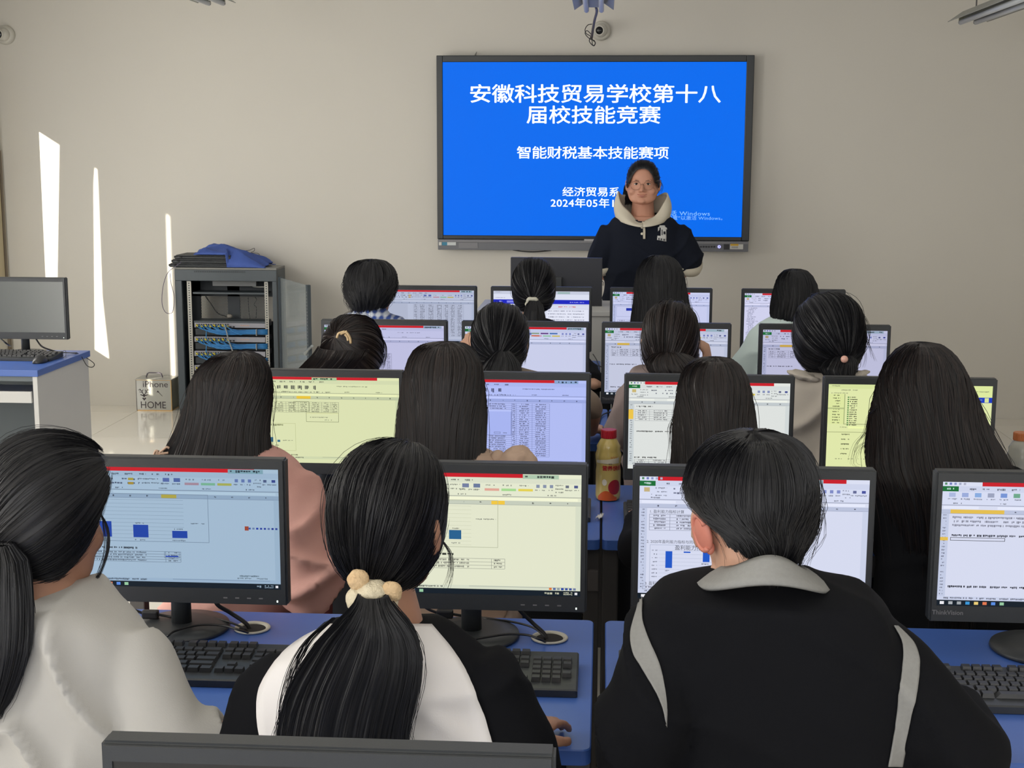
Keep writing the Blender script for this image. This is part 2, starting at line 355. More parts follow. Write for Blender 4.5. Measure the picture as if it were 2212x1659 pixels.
def monitor(xc, Y, label, scr=None, brand=False, dark=None, mheight=.299, ztop=MTOP, zdesk=ZD, stand=True, base_r=.098, plug=False, w=MW):
    t = thing('monitor', label, 'monitor', (xc, Y+.03, zdesk), 'computer monitors on the desks')
    x0, x1, zt, zb = xc-w/2, xc+w/2, ztop, ztop-mheight
    s0, s1, st, sb = x0+.013, x1-.013, zt-.0195, zt-mheight+.034
    # housing with a recessed opening
    bm = bmesh.new(); V, F = box(x0, x1, Y, Y+.030, zb, zt); vs = [bm.verts.new(v) for v in V]
    for f in F: bm.faces.new([vs[i] for i in f])
    bmesh.ops.bevel(bm, geom=bm.edges[:], offset=.0035, segments=3, affect='EDGES')
    me = bpy.data.meshes.new('housing'); bm.to_mesh(me); bm.free(); wrap('housing', me, blk, t)
    fr = [box(x0+.004, x1-.004, Y-.004, Y+.002, st, zt-.003), box(x0+.004, x1-.004, Y-.004, Y+.002, zb+.003, sb), box(x0+.004, s0, Y-.004, Y+.002, sb, st), box(s1, x1-.004, Y-.004, Y+.002, sb, st)]
    newobj('bezel', *join(fr), blk, t)
    if scr is not None: so = scr_obj(scr, s0, s1, sb, st, Y-.0012, t)
    else: so = newobj('screen', *box(s0, s1, Y-.0022, Y-.0008, sb, st), dark or blk2, t)
    bk = bbox('back_shell', (xc-.16, xc+.16, Y+.03, Y+.052, zb+.03, zt-.05), blk, t, .008)
    if stand:
        newobj('neck', *tube([(xc, Y+.045, zdesk+.012), (xc, Y+.045, zb+.02), (xc, Y+.045, zb+.1)], [.021, .020, .020], 16, up=(0, 1, 0), rb=[.018, .016, .012]), blk, t, True)
        newobj('stand_base', *lathe([(0.001, .0), (base_r-.003, 0), (base_r, .003), (base_r-.002, .009), (base_r*.6, .014), (.001, .016)], 48, (xc, Y+.045, zdesk+.001)), blk, t, True)
    bt = []
    for k in range(4): bt.append(box(x1-.13+k*.024, x1-.122+k*.024, Y-.0046, Y-.0038, zb+.014, zb+.0165))
    newobj('control_marks', *join(bt), logo, t)
    newobj('power_light', *box(x1-.022, x1-.019, Y-.0046, Y-.0038, zb+.008, zb+.012), ledm, t)
    if brand:
        textmesh('brand_lettering', 'ThinkVision', .0125, logo, t, Matrix.Translation((x0+.035, Y-.0042, zb+.02)) @ Matrix.Rotation(PI/2, 4, 'X'), bold=.0002)
    return t
ROWY = dict(A=2.636, B=3.786, C=4.989, D=6.34, E=1.31)
def xc_r(px, py, row): return at(px, py, ROWY[row])[0]-MW/2
def xc_l(px, py, row): return at(px, py, ROWY[row])[0]+MW/2
# screen contents
def x_a1(s):
    for k in range(11): s.r(.1, .27+k*.032, .56, .272+k*.032, (175, 180, 190))
    s.frame(.05, .22, .675, .62, (165, 170, 182))
    for u, v in ((.155, .455), (.325, .48), (.505, .525)): s.r(u, v, u+.07, .585, (45, 85, 190)); s.dash(u+.01, v-.02, .04); s.dash(u, .6, .06)
    s.dash(.58, .455, .075); s.dash(.04, .665, .3, (60, 62, 70), .02)
    s.table(.03, .7, [0, .44, .51], 4, .022); s.r(.47, .735, .53, .745, (40, 80, 200)); s.frame(.465, .7, .535, .755, (140, 150, 170))
    for k, c in enumerate([(225, 90, 60), (90, 110, 190), (150, 160, 190), (40, 70, 190), (60, 80, 180), (60, 80, 180), (120, 130, 190), (40, 60, 160), (60, 80, 170)]):
        s.r(.84+k*.0175, .485+(0 if k else -.01), .85+k*.0175+(0 if k else .008), .5+(0 if k else .01), c)
    s.dash(.8, .885, .1, (150, 155, 160), .016); s.dash(.8, .905, .14, (160, 163, 168), .014)
A1S = excel((175, 200, 218), (.0, .89), (.46, .53), badge=(.77, .93), extra=x_a1)
def x_a2(s):
    for k in range(11): s.r(.2, .27+k*.032, .51, .272+k*.032, (205, 207, 205))
    s.frame(.1, .22, .63, .61, (185, 188, 185)); s.r(.41, .47, .465, .545, (42, 100, 170)); s.dash(.425, .45, .03); s.dash(.42, .57, .04)
    s.dash(.53, .37, .09); s.dash(.3, .66, .13, (60, 62, 65), .02, .02, .6); s.table(.1, .7, [0, .5, .56], 3, .028)
    for k, c in enumerate([(230, 120, 60), (90, 110, 190), (150, 160, 190), (40, 70, 190), (60, 80, 180), (60, 80, 180), (120, 130, 190)]):
        s.r(.86+k*.018, .932, .872+k*.018, .95, c)
A2S = excel((246, 248, 215), (.12, .74), (.6, .66), rows=False, badge=(.74, .9), extra=x_a2)
def x_a3(s):
    s.table(.045, .305, [0, .09, .24, .33, .42], 5, .026)
    s.frame(.05, .555, .56, .86, (195, 200, 210))
    for k in range(8): s.r(.09, .6+k*.031, .54, .602+k*.031, (196, 200, 210)); s.dash(.06, .596+k*.031, .024, h=.012)
    s.r(.12, .607, .15, .745, (38, 95, 200)); s.r(.2, .607, .23, .618, (38, 95, 200)); s.r(.285, .607, .315, .69, (38, 95, 200)); s.r(.37, .607, .4, .66, (38, 95, 200))
    s.dash(.12, .76, .03); s.dash(.28, .7, .03); s.table(.02, .905-.01, [0, .07, .25, .4], 1, .026)
    s.dash(.81, .9, .11, (175, 178, 185), .016)
A3S = excel((232, 236, 252), (.08, .9), rows=True, badge=(.68, .80), extra=x_a3)
def x_a4(s):
    for k, w in enumerate((.4, .38, .6)): s.dash(.05, .275+k*.032, w, (150, 150, 158), .02)
    s.dash(.05, .42, .36, (70, 72, 80), .02); s.frame(.045, .445, .28, .472, (60, 60, 65)); s.r(0, .445, .035, .472, (250, 205, 80)); s.dash(.045, .835, .36, (70, 72, 80), .02)
A4S = excel((232, 236, 252), (.17, .9), (.04, .27), ribbon='insert', badge=None, extra=x_a4)
def x_b1(s):
    s.table(.18, .29, [0, .09, .17, .24, .32, .38, .43], 6, .02); s.frame(.32, .285, .42, .40, (110, 112, 100))
    s.frame(.4, .41, .61, .52, (120, 122, 115)); s.r(.402, .415, .608, .43, (238, 238, 234)); s.dash(.42, .46, .12); s.dash(.52, .49, .05)
    s.frame(.02, .54, .33, .86, (200, 202, 190)); s.dash(.11, .55, .14, (140, 142, 130), .025)
    for u, v in ((.08, .6), (.12, .69), (.165, .705), (.21, .735)): s.r(u, v, u+.018, .76, (50, 110, 185)); s.dash(u-.015, .79, .03, h=.02)
    s.dash(.24, .735, .07); s.dash(.12, .9, .22, (90, 92, 85), .018)
B1S = excel((238, 243, 188), (-.0, .86), (.34, .43), ribbon='bars', badge=(.44, .6), task=False, extra=x_b1)
def x_b2(s):
    s.table(.25, .27, [0, .1, .28, .31, .41, .52], 25, .0245, (150, 155, 175))
    s.r(.2, .34, .53, .64, (222, 226, 240)); s.frame(.2, .34, .53, .64, (120, 122, 140)); s.r(.2, .343, .529, .365, (245, 246, 250))
    s.dash(.24, .41, .1); s.r(.22, .43, .34, .45, (250, 250, 252)); s.dash(.22, .51, .12, (60, 60, 75)); s.frame(.42, .6, .46, .62, (130, 130, 140)); s.dash(.47, .605, .03)
B2S = excel((192, 203, 255), (.0, .8), rows=False, badge=(.8, .95), ribbon='data', extra=x_b2)
def x_b3(s):
    s.dash(.05, .275, .1, (60, 60, 60), .02); s.table(.04, .32, [0, .09, .23, .33, .42], 5, .025); s.r(0, .32, .03, .43, (250, 205, 80))
    s.dash(.045, .56, .24, (70, 70, 70), .018); s.dash(.04, .86, .14, (60, 60, 60), .018); s.table(.04, .89, [0, .09, .23, .33], 2, .022)
B3S = excel((240, 243, 234), (.1, .9), badge=None, task=False, extra=x_b3)
def b4():
    s = Scr((243, 250, 180)); s.r(0, 0, 1, 1, WHITE); s.r(0, .0, 1, .05, (225, 230, 225)); s.dash(.02, .015, .05)
    s.dash(.08, .06, .1); s.dash(.02, .095, .1); s.r(0, .11, .1, .45, (232, 235, 228))
    for k in range(11): s.dash(.03, .12+k*.031, .045, (80, 82, 80), .014); 
    for k in range(14): s.r(.12, .14+k*.024, .13, .154+k*.024, (90, 140, 110)); s.dash(.135, .14+k*.024, .045, (50, 52, 50), .014)
    s.r(0, .265, .1, .282, (190, 195, 190)); s.r(.1, .11, .105, .45, (170, 175, 168)); s.r(.1, .448, .4, .453, (140, 142, 138)); s.dash(.08, .48, .04); s.r(.13, .475, .4, .5, (250, 252, 246))
    s.r(0, .54, .4, .545, (150, 152, 148))
    for k in range(5): s.dash(.09, .56+k*.055, .05, (90, 92, 88), .016)
    s.dash(.05, .84, .2, fill=.3); s.dash(.02, .95, .07)
    s.r(.45, .13, 1, .19, (30, 60, 190), True); s.r(.45, 0, 1, .13, (232, 238, 225)); s.dash(.9, .06, .08); s.r(.955, .135, .98, .185, (225, 230, 220)); s.dash(.86, .15, .08, (150, 180, 240))
    for k in range(9): s.dash(.5, .25+k*.05, .45, (110, 112, 105), .018)
    return s
def x_c1(s): s.table(.36, .42, [0, .04, .09, .15, .2], 16, .022); s.dash(.4, .38, .1)
C1S = excel((206, 206, 236), (.06, .83), rows=True, badge=(.83, .98), ribbon='data', extra=x_c1)
def x_c2(s):
    for k, c in enumerate([(150, 175, 130), (110, 60, 130), (70, 120, 180)]): s.r(.55+k*.075, .085, .615+k*.075, .105, c)
    s.r(.55, .12, .615, .14, (235, 120, 80))
C2S = excel((218, 222, 246), (.1, .84), badge=(.84, .98), extra=x_c2)
def x_c3(s):
    s.dash(.05, .275, .09, (50, 50, 55), .018); s.table(.05, .31, [0, .05, .16, .24, .34], 4, .026); s.dash(.04, .53, .22, (70, 70, 78), .016); s.dash(.04, .87, .1, (50, 50, 55), .016)
C3S = excel((212, 216, 234), (.12, .82), (.1, .2), badge=(.82, .97), extra=x_c3)
C4S = excel((203, 203, 228), (.14, .82), (.14, .24), badge=(.82, .97), extra=x_c3)
def x_d1(s):
    s.table(.36, .27, [0, .05, .14, .23, .32, .38, .45, .53], 20, .03, (175, 178, 190)); s.r(.0, .26, .3, .95, (225, 226, 232))
D1S = excel((198, 205, 224), (.05, .85), rows=False, badge=(.86, .98), extra=x_d1)
def d2():
    s = Scr((235, 238, 250)); s.r(0, 0, 1, 1, WHITE); s.r(0, 0, 1, .06, (215, 218, 226)); s.dash(.02, .015, .06); s.dash(.04, .07, .3); s.r(0, .06, 1, .16, (238, 240, 246)); s.dash(.02, .12, .1)
    s.r(0, .16, 1, .24, (30, 40, 190), True); s.dash(.04, .185, .05, (180, 185, 250), .03); s.r(.14, .18, .26, .22, (140, 145, 235)); s.dash(.8, .195, .15, (170, 175, 245), .022)
    s.dash(.68, .28, .18, (225, 90, 90), .022); s.r(.0, .25, 1, .27, (225, 227, 235)); s.r(.55, .33, .995, .95, (246, 246, 250)); s.frame(.55, .33, .995, .97, (190, 195, 210))
    for k in range(9): s.dash(.57, .36+k*.055, .38, (140, 142, 155), .02, fill=.75)
    for k in range(6): s.dash(.03, .3+k*.06, .3, (120, 122, 130), .03)
    s.r(.67, .01, .8, .05, (170, 195, 185)); return s
def x_d3(s):
    s.r(.14, .3, .2, .35, (40, 60, 170)); s.frame(.04, .27, .3, .46, (170, 175, 195)); s.table(.05, .52, [0, .1, .2, .26], 7, .028); s.dash(.05, .72, .16, (60, 60, 70), .018)
D3S = excel((216, 220, 250), (.14, .8), badge=None, extra=x_d3)
def x_d4(s):
    for k in range(24): s.dash(.02+.02*random.random(), .27+k*.027, random.uniform(.05, .13), (140, 142, 155), .016)
    s.r(.3, .26, .303, .93, (180, 182, 195)); s.r(.8, .03, 1, .12, (210, 240, 245))
D4S = excel((226, 226, 250), (.18, .72), rows=False, badge=(.7, .85), extra=x_d4)
Y = ROWY
monitor(xc_r(615, 994, 'A'), Y['A'], 'black monitor with a pale blue tinted spreadsheet and three blue chart bars', A1S)
monitor(xc_r(1271, 1005, 'A'), Y['A'], 'black monitor with a cream spreadsheet beyond the bear scrunchie ponytail', A2S)
mA3 = monitor(xc_l(1368, 1004, 'A'), Y['A'], 'black monitor with a bar chart spreadsheet beyond the grey collar shirt', A3S)
monitor(xc_l(2022, 1028, 'A'), Y['A'], 'black monitor cut by the right edge, spreadsheet with an empty boxed cell', A4S, True)
monitor(xc_r(872, 802, 'B'), Y['B'], 'black monitor with a yellow spreadsheet and small dialog, left of the beige puff sleeves', B1S)
monitor(xc_r(1277, 801, 'B'), Y['B'], 'black monitor with a lavender spreadsheet and large grey dialog, left of the yellow bottle', B2S)
monitor(xc_l(1349, 808, 'B'), Y['B'], 'black monitor with an off-white spreadsheet, right of the yellow bottle', B3S)
monitor(xc_l(1780, 817, 'B'), Y['B'], 'black monitor with a yellow-green file list behind the very long black hair', b4())
monitor(xc_l(693, 690, 'C'), Y['C'], 'black monitor with a lilac spreadsheet behind the beige hair claw ponytail', C1S)
monitor(xc_l(997, 694, 'C'), Y['C'], 'black monitor with an empty white sheet and coloured style swatches', C2S)
monitor(xc_l(1300, 697, 'C'), Y['C'], 'black monitor with a grey-white spreadsheet behind the raised hand', C3S, True)
monitor(xc_l(1641, 696, 'C'), Y['C'], 'black monitor with a grey-white spreadsheet behind the pink bead hair tie', C4S)
monitor(xc_r(1030, 617, 'D'), Y['D'], 'small black monitor with number columns right of the plaid collar boy', D1S)
monitor(xc_l(1060, 617, 'D'), Y['D'], 'small black monitor with a web page and blue banner', d2())
monitor(xc_l(1318, 622, 'D'), Y['D'], 'small black monitor with a spreadsheet in front of the standing person', D3S)
monitor(xc_l(1603, 623, 'D'), Y['D'], 'small black monitor with a name list, farthest right of the far row', D4S)
monitor(at(703, 1619, Y['E'])[0], Y['E'], 'black monitor at the bottom edge, only its top rim in view', None)
# readable headings on the sheet behind the collared shirt
inkd = mat('screen_ink', (70, 74, 84), .5, emit=.9)
_x0 = xc_l(1368, 1004, 'A')-MW/2+.013; _w = MW-.026; _zt = MTOP-.0195; _h = .299-.0535
for body, u, v, sz in (('1. 盈利能力指标计算', .045, .285, .0075), ('2. 2020年盈利能力指标与同行对比分析', .035, .53, .0075), ('盈利能力指标与行业', .16, .578, .0105), ('3. 盈利能力指标完成情况', .03, .875, .0075)):
    textmesh('screen_text', body, sz, inkd, mA3, Matrix.Translation((_x0+u*_w, Y['A']-.0034, _zt-v*_h)) @ Matrix.Rotation(PI/2, 4, 'X'), align='LEFT', ext=.0001)
# ------------------------------------------------------------------ desks
def desk(x0, x1, yf, yb, label, zt=ZD, wide=True, group='blue topped computer desks'):
    t = thing('computer_desk', label, 'desk', ((x0+x1)/2, (yf+yb)/2, 0), group)
    def rr(ins, z):
        q = []
        for cx_, cy_, a0 in ((x1-.016, yb-.016, 0), (x0+.016, yb-.016, PI/2), (x0+.016, yf+.016, PI), (x1-.016, yf+.016, 1.5*PI)):
            q += [(cx_+(.016-ins)*math.cos(a0+k*PI/12), cy_+(.016-ins)*math.sin(a0+k*PI/12), z) for k in range(7)]
        return q
    newobj('worktop', *loft([rr(.0015, zt-.028), rr(0, zt-.0265), rr(0, zt-.002), rr(.002, zt)]), blue_top, t)

    for x in (x0+.001, x1-.041):
        for y in (yf+.03, yb-.07): bbox('leg', (x, x+.04, y, y+.04, 0, zt-.029), steel, t, .003)
        bbox('side_rail', (x, x+.04, yf+.07, yb-.07, .1, .14), steel, t, .003); bbox('side_rail', (x, x+.04, yf+.07, yb-.07, zt-.08, zt-.03), steel, t, .003)
    newobj('modesty_panel', *box(x0+.05, x1-.05, yb-.06, yb-.045, .12, zt-.03), dark_panel, t)
    newobj('shelf', *box(x0+.05, x1-.05, yf+.08, yb-.07, .105, .12), dark_panel, t)
    return t
for row, xm, yf, yb, nm in (('A', .004, 2.15, 2.80, 'second row from the camera'), ('B', .006, 3.42, 4.02, 'row with the yellow bottle'), ('C', .03, 4.62, 5.27, 'row with the raised hand'), ('D', .0, 5.95, 6.55, 'farthest row of students')):
    g = .012 if row == 'A' else .003
    desk(xm-1.24, xm-g, yf, yb, 'blue topped desk left of the middle seam, '+nm)
    desk(xm+g, xm+1.24, yf, yb, 'blue topped desk right of the middle seam, '+nm)
desk(-.95, .3, .82, 1.47, 'blue topped desk carrying the monitor at the bottom edge')
# outlet box on the row B left desk leg
bbx = at(1281, 1250, 3.46)
o = bbox('outlet_box', (bbx[0]-.014, bbx[0]+.014, 3.44, 3.48, bbx[2]-.028, bbx[2]+.028), mat('grey_box', (92, 88, 88), .6), None, .003)
tag(o, 'small grey outlet box on the desk leg below the yellow bottle', 'outlet')
# grommets
grm = mat('grommet_plastic', (200, 196, 182), .4)
def grommet(px, py, label):
    p = onz(px, py, ZD); t = thing('cable_grommet', label, 'grommet', p, 'cable grommets in the desks')
    V, F = lathe([(.031, -.02), (.031, .0), (.036, .001), (.0375, .003), (.036, .005), (.031, .0045), (.027, .001), (.027, -.02)], 40, p); newobj('rim', V, F, grm, t, True)
    newobj('hole', *lathe([(.001, .0012), (.0272, .0012), (.0272, .0016), (.001, .0016)], 30, p), mat('hole_dark', (35, 32, 30), .9), t)
    return p
ga = grommet(545, 1359, 'cream cable grommet under the blue tinted monitor'); gb = grommet(1187, 1380, 'cream cable grommet under the monitor beyond the bear scrunchie')
# ------------------------------------------------------------------ keyboards and mice
def keyboard(loc, label, single, ang=0):
    t = thing('keyboard', label, 'keyboard', (0, 0, 0), 'black desktop keyboards')
    W2, D = .44, .165
    prof = [(0, 0), (0, .012), (.004, .014), (.03, .014), (D-.006, .026), (D, .024), (D, 0)]
    V = []; 
    for x in (-W2/2, -W2/2+.003, W2/2-.003, W2/2):
        k = .0 if abs(x) < W2/2-.001 else .002
        V += [(x, y+(k if y < .01 else -k if y > D-.01 else 0), max(0, z-k)) for y, z in prof]
    n = len(prof); F = [tuple(range(n-1, -1, -1)), tuple(3*n+i for i in range(n))]
    for a in range(3):
        for i in range(n): F.append((a*n+i, a*n+(i+1) % n, (a+1)*n+(i+1) % n, (a+1)*n+i))
    F = [tuple(reversed(f)) for f in F]
    newobj('keyboard_body', V, F, blk, t)
    def kmesh(w, d):
        b, a, h = w/2, d/2, .008; r = [[(-b, -a, 0), (b, -a, 0), (b, a, 0), (-b, a, 0)], [(-b*.84+0, -a*.78, h), (b*.84, -a*.78, h), (b*.84, a*.86, h), (-b*.84, a*.86, h)]]
        return loft(r)
    U = .0187; keys = []; rows = [(.146, [(0, 1), (2, 1), (3, 1), (4, 1), (5, 1), (6.5, 1), (7.5, 1), (8.5, 1), (9.5, 1), (11, 1), (12, 1), (13, 1), (14, 1)]),
        (.118, [(i, 1) for i in range(13)]+[(13, 2)]), (.099, [(0, 1.5)]+[(1.5+i, 1) for i in range(12)]+[(13.5, 1.5)]),
        (.080, [(0, 1.75)]+[(1.75+i, 1) for i in range(11)]+[(12.75, 2.25)]), (.061, [(0, 2.25)]+[(2.25+i, 1) for i in range(10)]+[(12.25, 2.75)]),
        (.042, [(0, 1.25), (1.25, 1.25), (2.5, 1.25), (3.75, 6.25), (10, 1.25), (11.25, 1.25), (12.5, 1.25), (13.75, 1.25)])]
    for y, ks in rows:
        for a, w in ks: keys.append((-.212+(a+w/2)*U, y, w*U-.0015, .0172))
        if y > .06 and y != .080 or y == .042:
            for i in range(3):
                if y == .061 and i != 1: continue
                keys.append((-.212+15.25*U+(i+.5)*U, y, U-.0015, .0172))
    for r_, y in enumerate((.118, .099, .080, .061, .042)):
        for i in range(4):
            if i == 3 and r_ in (2, 4): continue
            keys.append((-.212+18.5*U+(i+.5)*U, y, U-.0015, .0172))
    cache = {}; bl = []
    for x, y, w, d in keys:
        z = .0145+max(0, (y-.03))*.0985-.001
        if single:
            k = round(w, 4)
            if k not in cache:
                me = bpy.data.meshes.new('keycap'); V, F = kmesh(w, d); me.from_pydata(V, [], [tuple(reversed(f)) if 0 else f for f in F]); me.materials.append(keym); cache[k] = me
            o = bpy.data.objects.new('keycap', cache[k]); COL.objects.link(o); o.location = (x, y, z); setparent(o, t)
        else:
            V, F = kmesh(w, d); bl.append(([(p[0]+x, p[1]+y, p[2]+z) for p in V], F))
    if not single: ob = newobj('keycaps', *join(bl), keym, t); ob['kind'] = 'stuff'
    t.location = tuple(loc); t.rotation_euler = (0, 0, ang)
    return t
def kb_r(px, py, z=ZD): p = onz(px, py, z); return (p[0]-.22, p[1], z+.001)      # from the front right corner
def kb_l(px, py, z=ZD): p = onz(px, py, z); return (p[0]+.22, p[1], z+.001)
kA1 = keyboard(kb_r(622, 1490), 'black keyboard between the white shirt sleeve and the bear scrunchie girl', True)
kA2 = keyboard(kb_r(1247, 1508), 'black keyboard right of the black and white raglan shirt', True)
keyboard(kb_l(1338, 1500), 'black keyboard in front of the boy in black, only its corner showing', False)
kA4 = keyboard(kb_l(2062, 1540), 'black keyboard cut by the right edge', True)
kBs = keyboard(kb_r(770, 1140), 'black keyboard right of the pink shirt sleeve', False)
for q, lab in ((tuple(np.array(kb_r(1276, 1112))-np.array([0, .08, 0])), 'black keyboard right of the puff sleeve dress, mostly hidden'), (kb_l(1348, 1137), 'black keyboard just right of the yellow bottle'), (kb_l(1800, 1140), 'black keyboard of the girl with very long black hair, hidden'),
               (kb_l(1332, 951), 'black keyboard beside the grey brown sleeve'), ((-1.0, 6.02, ZD+.001), 'black keyboard of the plaid collar boy')):
    dup(kBs, q, lab)
keyboard(kb_r(108, 781), 'black keyboard on the left side desk', False)
def mouse(loc, label):
    rings = []
    for k, s in enumerate(np.linspace(0, 1, 9)):
        w = .031*math.sin(PI*(.06+.88*s))**.45; h = .034*math.sin(PI*(.1+.8*s))**.8
        rings.append([(w*math.cos(a)*1.0, -.055+.11*s, max(0, h*math.sin(a))) for a in np.linspace(0, PI, 11)]+[(w*.9*math.cos(a), -.055+.11*s, 0) for a in np.linspace(PI, 2*PI, 5)[1:-1]])
    t = thing('mouse', label, 'mouse', loc, 'computer mice'); V, F = loft(rings); V = [(v[0]+loc[0], v[1]+loc[1], v[2]+loc[2]) for v in V]
    newobj('mouse_body', V, F, keym, t, True)
    newobj('scroll_wheel', *tube([(loc[0]-.004, loc[1]+.03, loc[2]+.03), (loc[0]+.004, loc[1]+.03, loc[2]+.03)], .007, 14), blk2, t); return t
pm = onz(84, 784, ZD); mouse((pm[0], pm[1]+.02, ZD+.001), 'black mouse on the corner of the left side desk')
# ------------------------------------------------------------------ cables on the near desks
def P3(px, py, Y_): return tuple(at(px, py, Y_))
def onto(px, py, dz=.006): p = onz(px, py, ZD+dz); return tuple(p)
for (g, seq, lab) in ((ga, [(468, 1304), (500, 1325), (535, 1352)], 'thick black cable from the blue tinted monitor into its grommet'), (gb, [(1118, 1312), (1150, 1345), (1180, 1378)], 'thick black cable from the cream monitor into its grommet')):
    a = at(*seq[0], 2.675); b = at(*seq[1], 2.69); c = (g[0]-.008, g[1], ZD+.006)
    o = cable('monitor_cable', [(a[0]-.012, a[1]+.012, a[2]+.03), tuple(a), tuple(b), c, (c[0]+.004, c[1], ZD-.03)], .0045, rubber); tag(o, lab, 'cable', 'monitor cables')
for (seq, lab, g) in (([(362, 1374), (380, 1362), (430, 1350), (480, 1351), (520, 1362)], 'thin black keyboard cable arching over the left stand base', ga), ([(1004, 1384), (1040, 1378), (1095, 1370), (1140, 1372), (1165, 1381)], 'thin black keyboard cable arching over the middle stand base', gb)):
    o = cable('keyboard_cable', [onto(x, y, .022) for x, y in seq]+[(g[0], g[1], ZD-.01)], .0024, rubber); tag(o, lab, 'cable', 'keyboard cables')
for (seq, lab, g) in (([(398, 1332), (440, 1332), (490, 1342), (528, 1358)], 'thin black cable running behind the left monitor foot', ga), ([(1045, 1336), (1100, 1342), (1150, 1355), (1175, 1375)], 'thin black cable running behind the middle monitor foot', gb)):
    o = cable('power_cable', [onto(x, y, .012) for x, y in seq]+[(g[0]-.01, g[1], ZD-.01)], .0022, rubber); tag(o, lab, 'cable', 'power cables')
for (x, y, lab) in ((326, 1327, 'black plug hanging left of the left monitor neck'), (962, 1326, 'black plug hanging left of the middle monitor neck')):
    p = at(x, y, 2.70); t = thing('cable_plug', lab, 'plug', p, 'monitor plugs')
    bbox('plug_body', (p[0]-.018, p[0]+.016, p[1]-.008, p[1]+.008, p[2]-.009, p[2]+.009), rubber, t, .004)
    cable('cord', [(p[0]-.06, p[1]+.005, p[2]+.03), (p[0]-.04, p[1], p[2]+.012), (p[0]-.018, p[1], p[2]+.002)], .0028, rubber, t)
    cable('lead', [(p[0]+.014, p[1], p[2]), (p[0]+.04, p[1], p[2]-.004), (p[0]+.07, p[1]-.012, p[2]-.004)], .0028, rubber, t)
for row, pts, lab in (('C', [(1283, 885), (1290, 905), (1296, 925), (1300, 960), (1303, 990)], 'black cable dropping over the desk behind the yellow bottle'), ('C', [(1292, 925), (1300, 898), (1318, 890), (1330, 885)], 'thin black cable loop on the blue desk behind the yellow bottle'),
                      ('D', [(1281, 765), (1290, 780), (1296, 800), (1290, 812), (1284, 803), (1292, 790), (1302, 795)], 'thin black cable loop on the far blue desk between monitors')):
    o = cable('loose_cable', [onto(x, y, .006) for x, y in pts], .0026, rubber); tag(o, lab, 'cable', 'loose cables on the desks')
# ------------------------------------------------------------------ left side desk
dl = thing('side_desk', 'white sided desk with blue top by the left wall', 'desk', (-3.1, 6.3, 0))
cF, cB = onz(82, 800, ZD), onz(194, 757, ZD); XRr = (cF[0]+cB[0])/2; yF, yB = cF[1], cB[1]
print('left desk', XRr, yF, yB)
bbox('worktop', (XRr-1.2, XRr, yF, yB, ZD-.03, ZD), [blue_top], dl, .003)
bbox('side_panel', (XRr-.03, XRr-.008, yF+.01, yB-.01, 0, ZD-.031), white_lam, dl, .002)
bbox('side_panel', (XRr-1.29, XRr-1.27, yF+.01, yB-.01, 0, ZD-.031), white_lam, dl, .002)
greyp = mat('grey_laminate', (108, 116, 120), .6)
bbox('back_panel', (XRr-1.27, XRr-.03, yB-.05, yB-.03, .02, ZD-.031), greyp, dl, .001)
bbox('rail', (XRr-1.27, XRr-.032, yF+.02, yF+.04, ZD-.055, ZD-.031), greyp, dl, .001)
bbox('keyboard_tray', (XRr-1.26, XRr-.034, yF+.012, yF+.4, ZD-.15, ZD-.135), white_lam, dl, .001)
bbox('tray_front', (XRr-1.26, XRr-.034, yF-.004, yF+.012, ZD-.15, ZD-.098), white_lam, dl, .001)
tw = thing('computer_tower', 'dark computer tower standing inside the left side desk', 'computer', (XRr-.12, yF+.25, 0))
bbox('case', (XRr-.22, XRr-.035, yF+.12, yF+.48, .002, .36), mat('tower_grey', (62, 68, 72), .5), tw, .006)
bbox('front_grille', (XRr-.20, XRr-.055, yF+.112, yF+.122, .05, .3), blk2, tw, .003)
ym = yF+.48
monitor(at(141, 600, ym)[0]-MW/2, ym, 'switched off black monitor on the left side desk', None, dark=mat('dark_glass', (88, 92, 90), .25, spec=.6), ztop=at(141, 600, ym)[2], mheight=.30)
for k, (pts, lab) in enumerate(([[(77, 731, 0), (90, 748, 0), (112, 757, 0), (130, 762, 0)], 'black monitor cable bundled at the side desk corner'], [[(2, 732, 0), (14, 742, 0), (24, 748, 0)], 'black cable behind the side desk keyboard'])):
    q = [tuple(at(pts[0][0], pts[0][1], ym+.03))]+[tuple(at(x, y, ym+.01)) for x, y, _ in pts[1:-1]]+[onto(pts[-1][0], pts[-1][1], .006)]
    tag(cable('side_cable', q, .004, rubber), lab, 'cable', 'cables of the side desk')
bun = thing('cable_bundle', 'tied bundle of black cables looping over the side desk corner', 'cable bundle', onto(140, 761))
for k in range(5):
    s_ = onto(98+k, 752+k*6, .006); cable('strand', [s_, onto(112, 757+k*2, .008), onto(126, 761, .01), onto(150, 762, .008), onto(165, 762+k*.5, .006)], .002, rubber, bun)
e1 = onto(165, 762, .006); cable('loop', [e1, tuple(at(185, 772, yB-.05)+np.array([.0, 0, .0])), tuple(at(203, 785, yB-.05)), tuple(at(200, 793, yB-.05)), tuple(at(188, 790, yB-.1)), tuple(at(168, 771, yB-.2)+np.array([.02, 0, 0]))], .002, rubber, bun)
cable('twist_tie', [onto(132, 762, .004), onto(140, 757, .03), onto(142, 762, .01), onto(138, 772, .006), onto(104, 779, .006)], .001, rubber, bun)
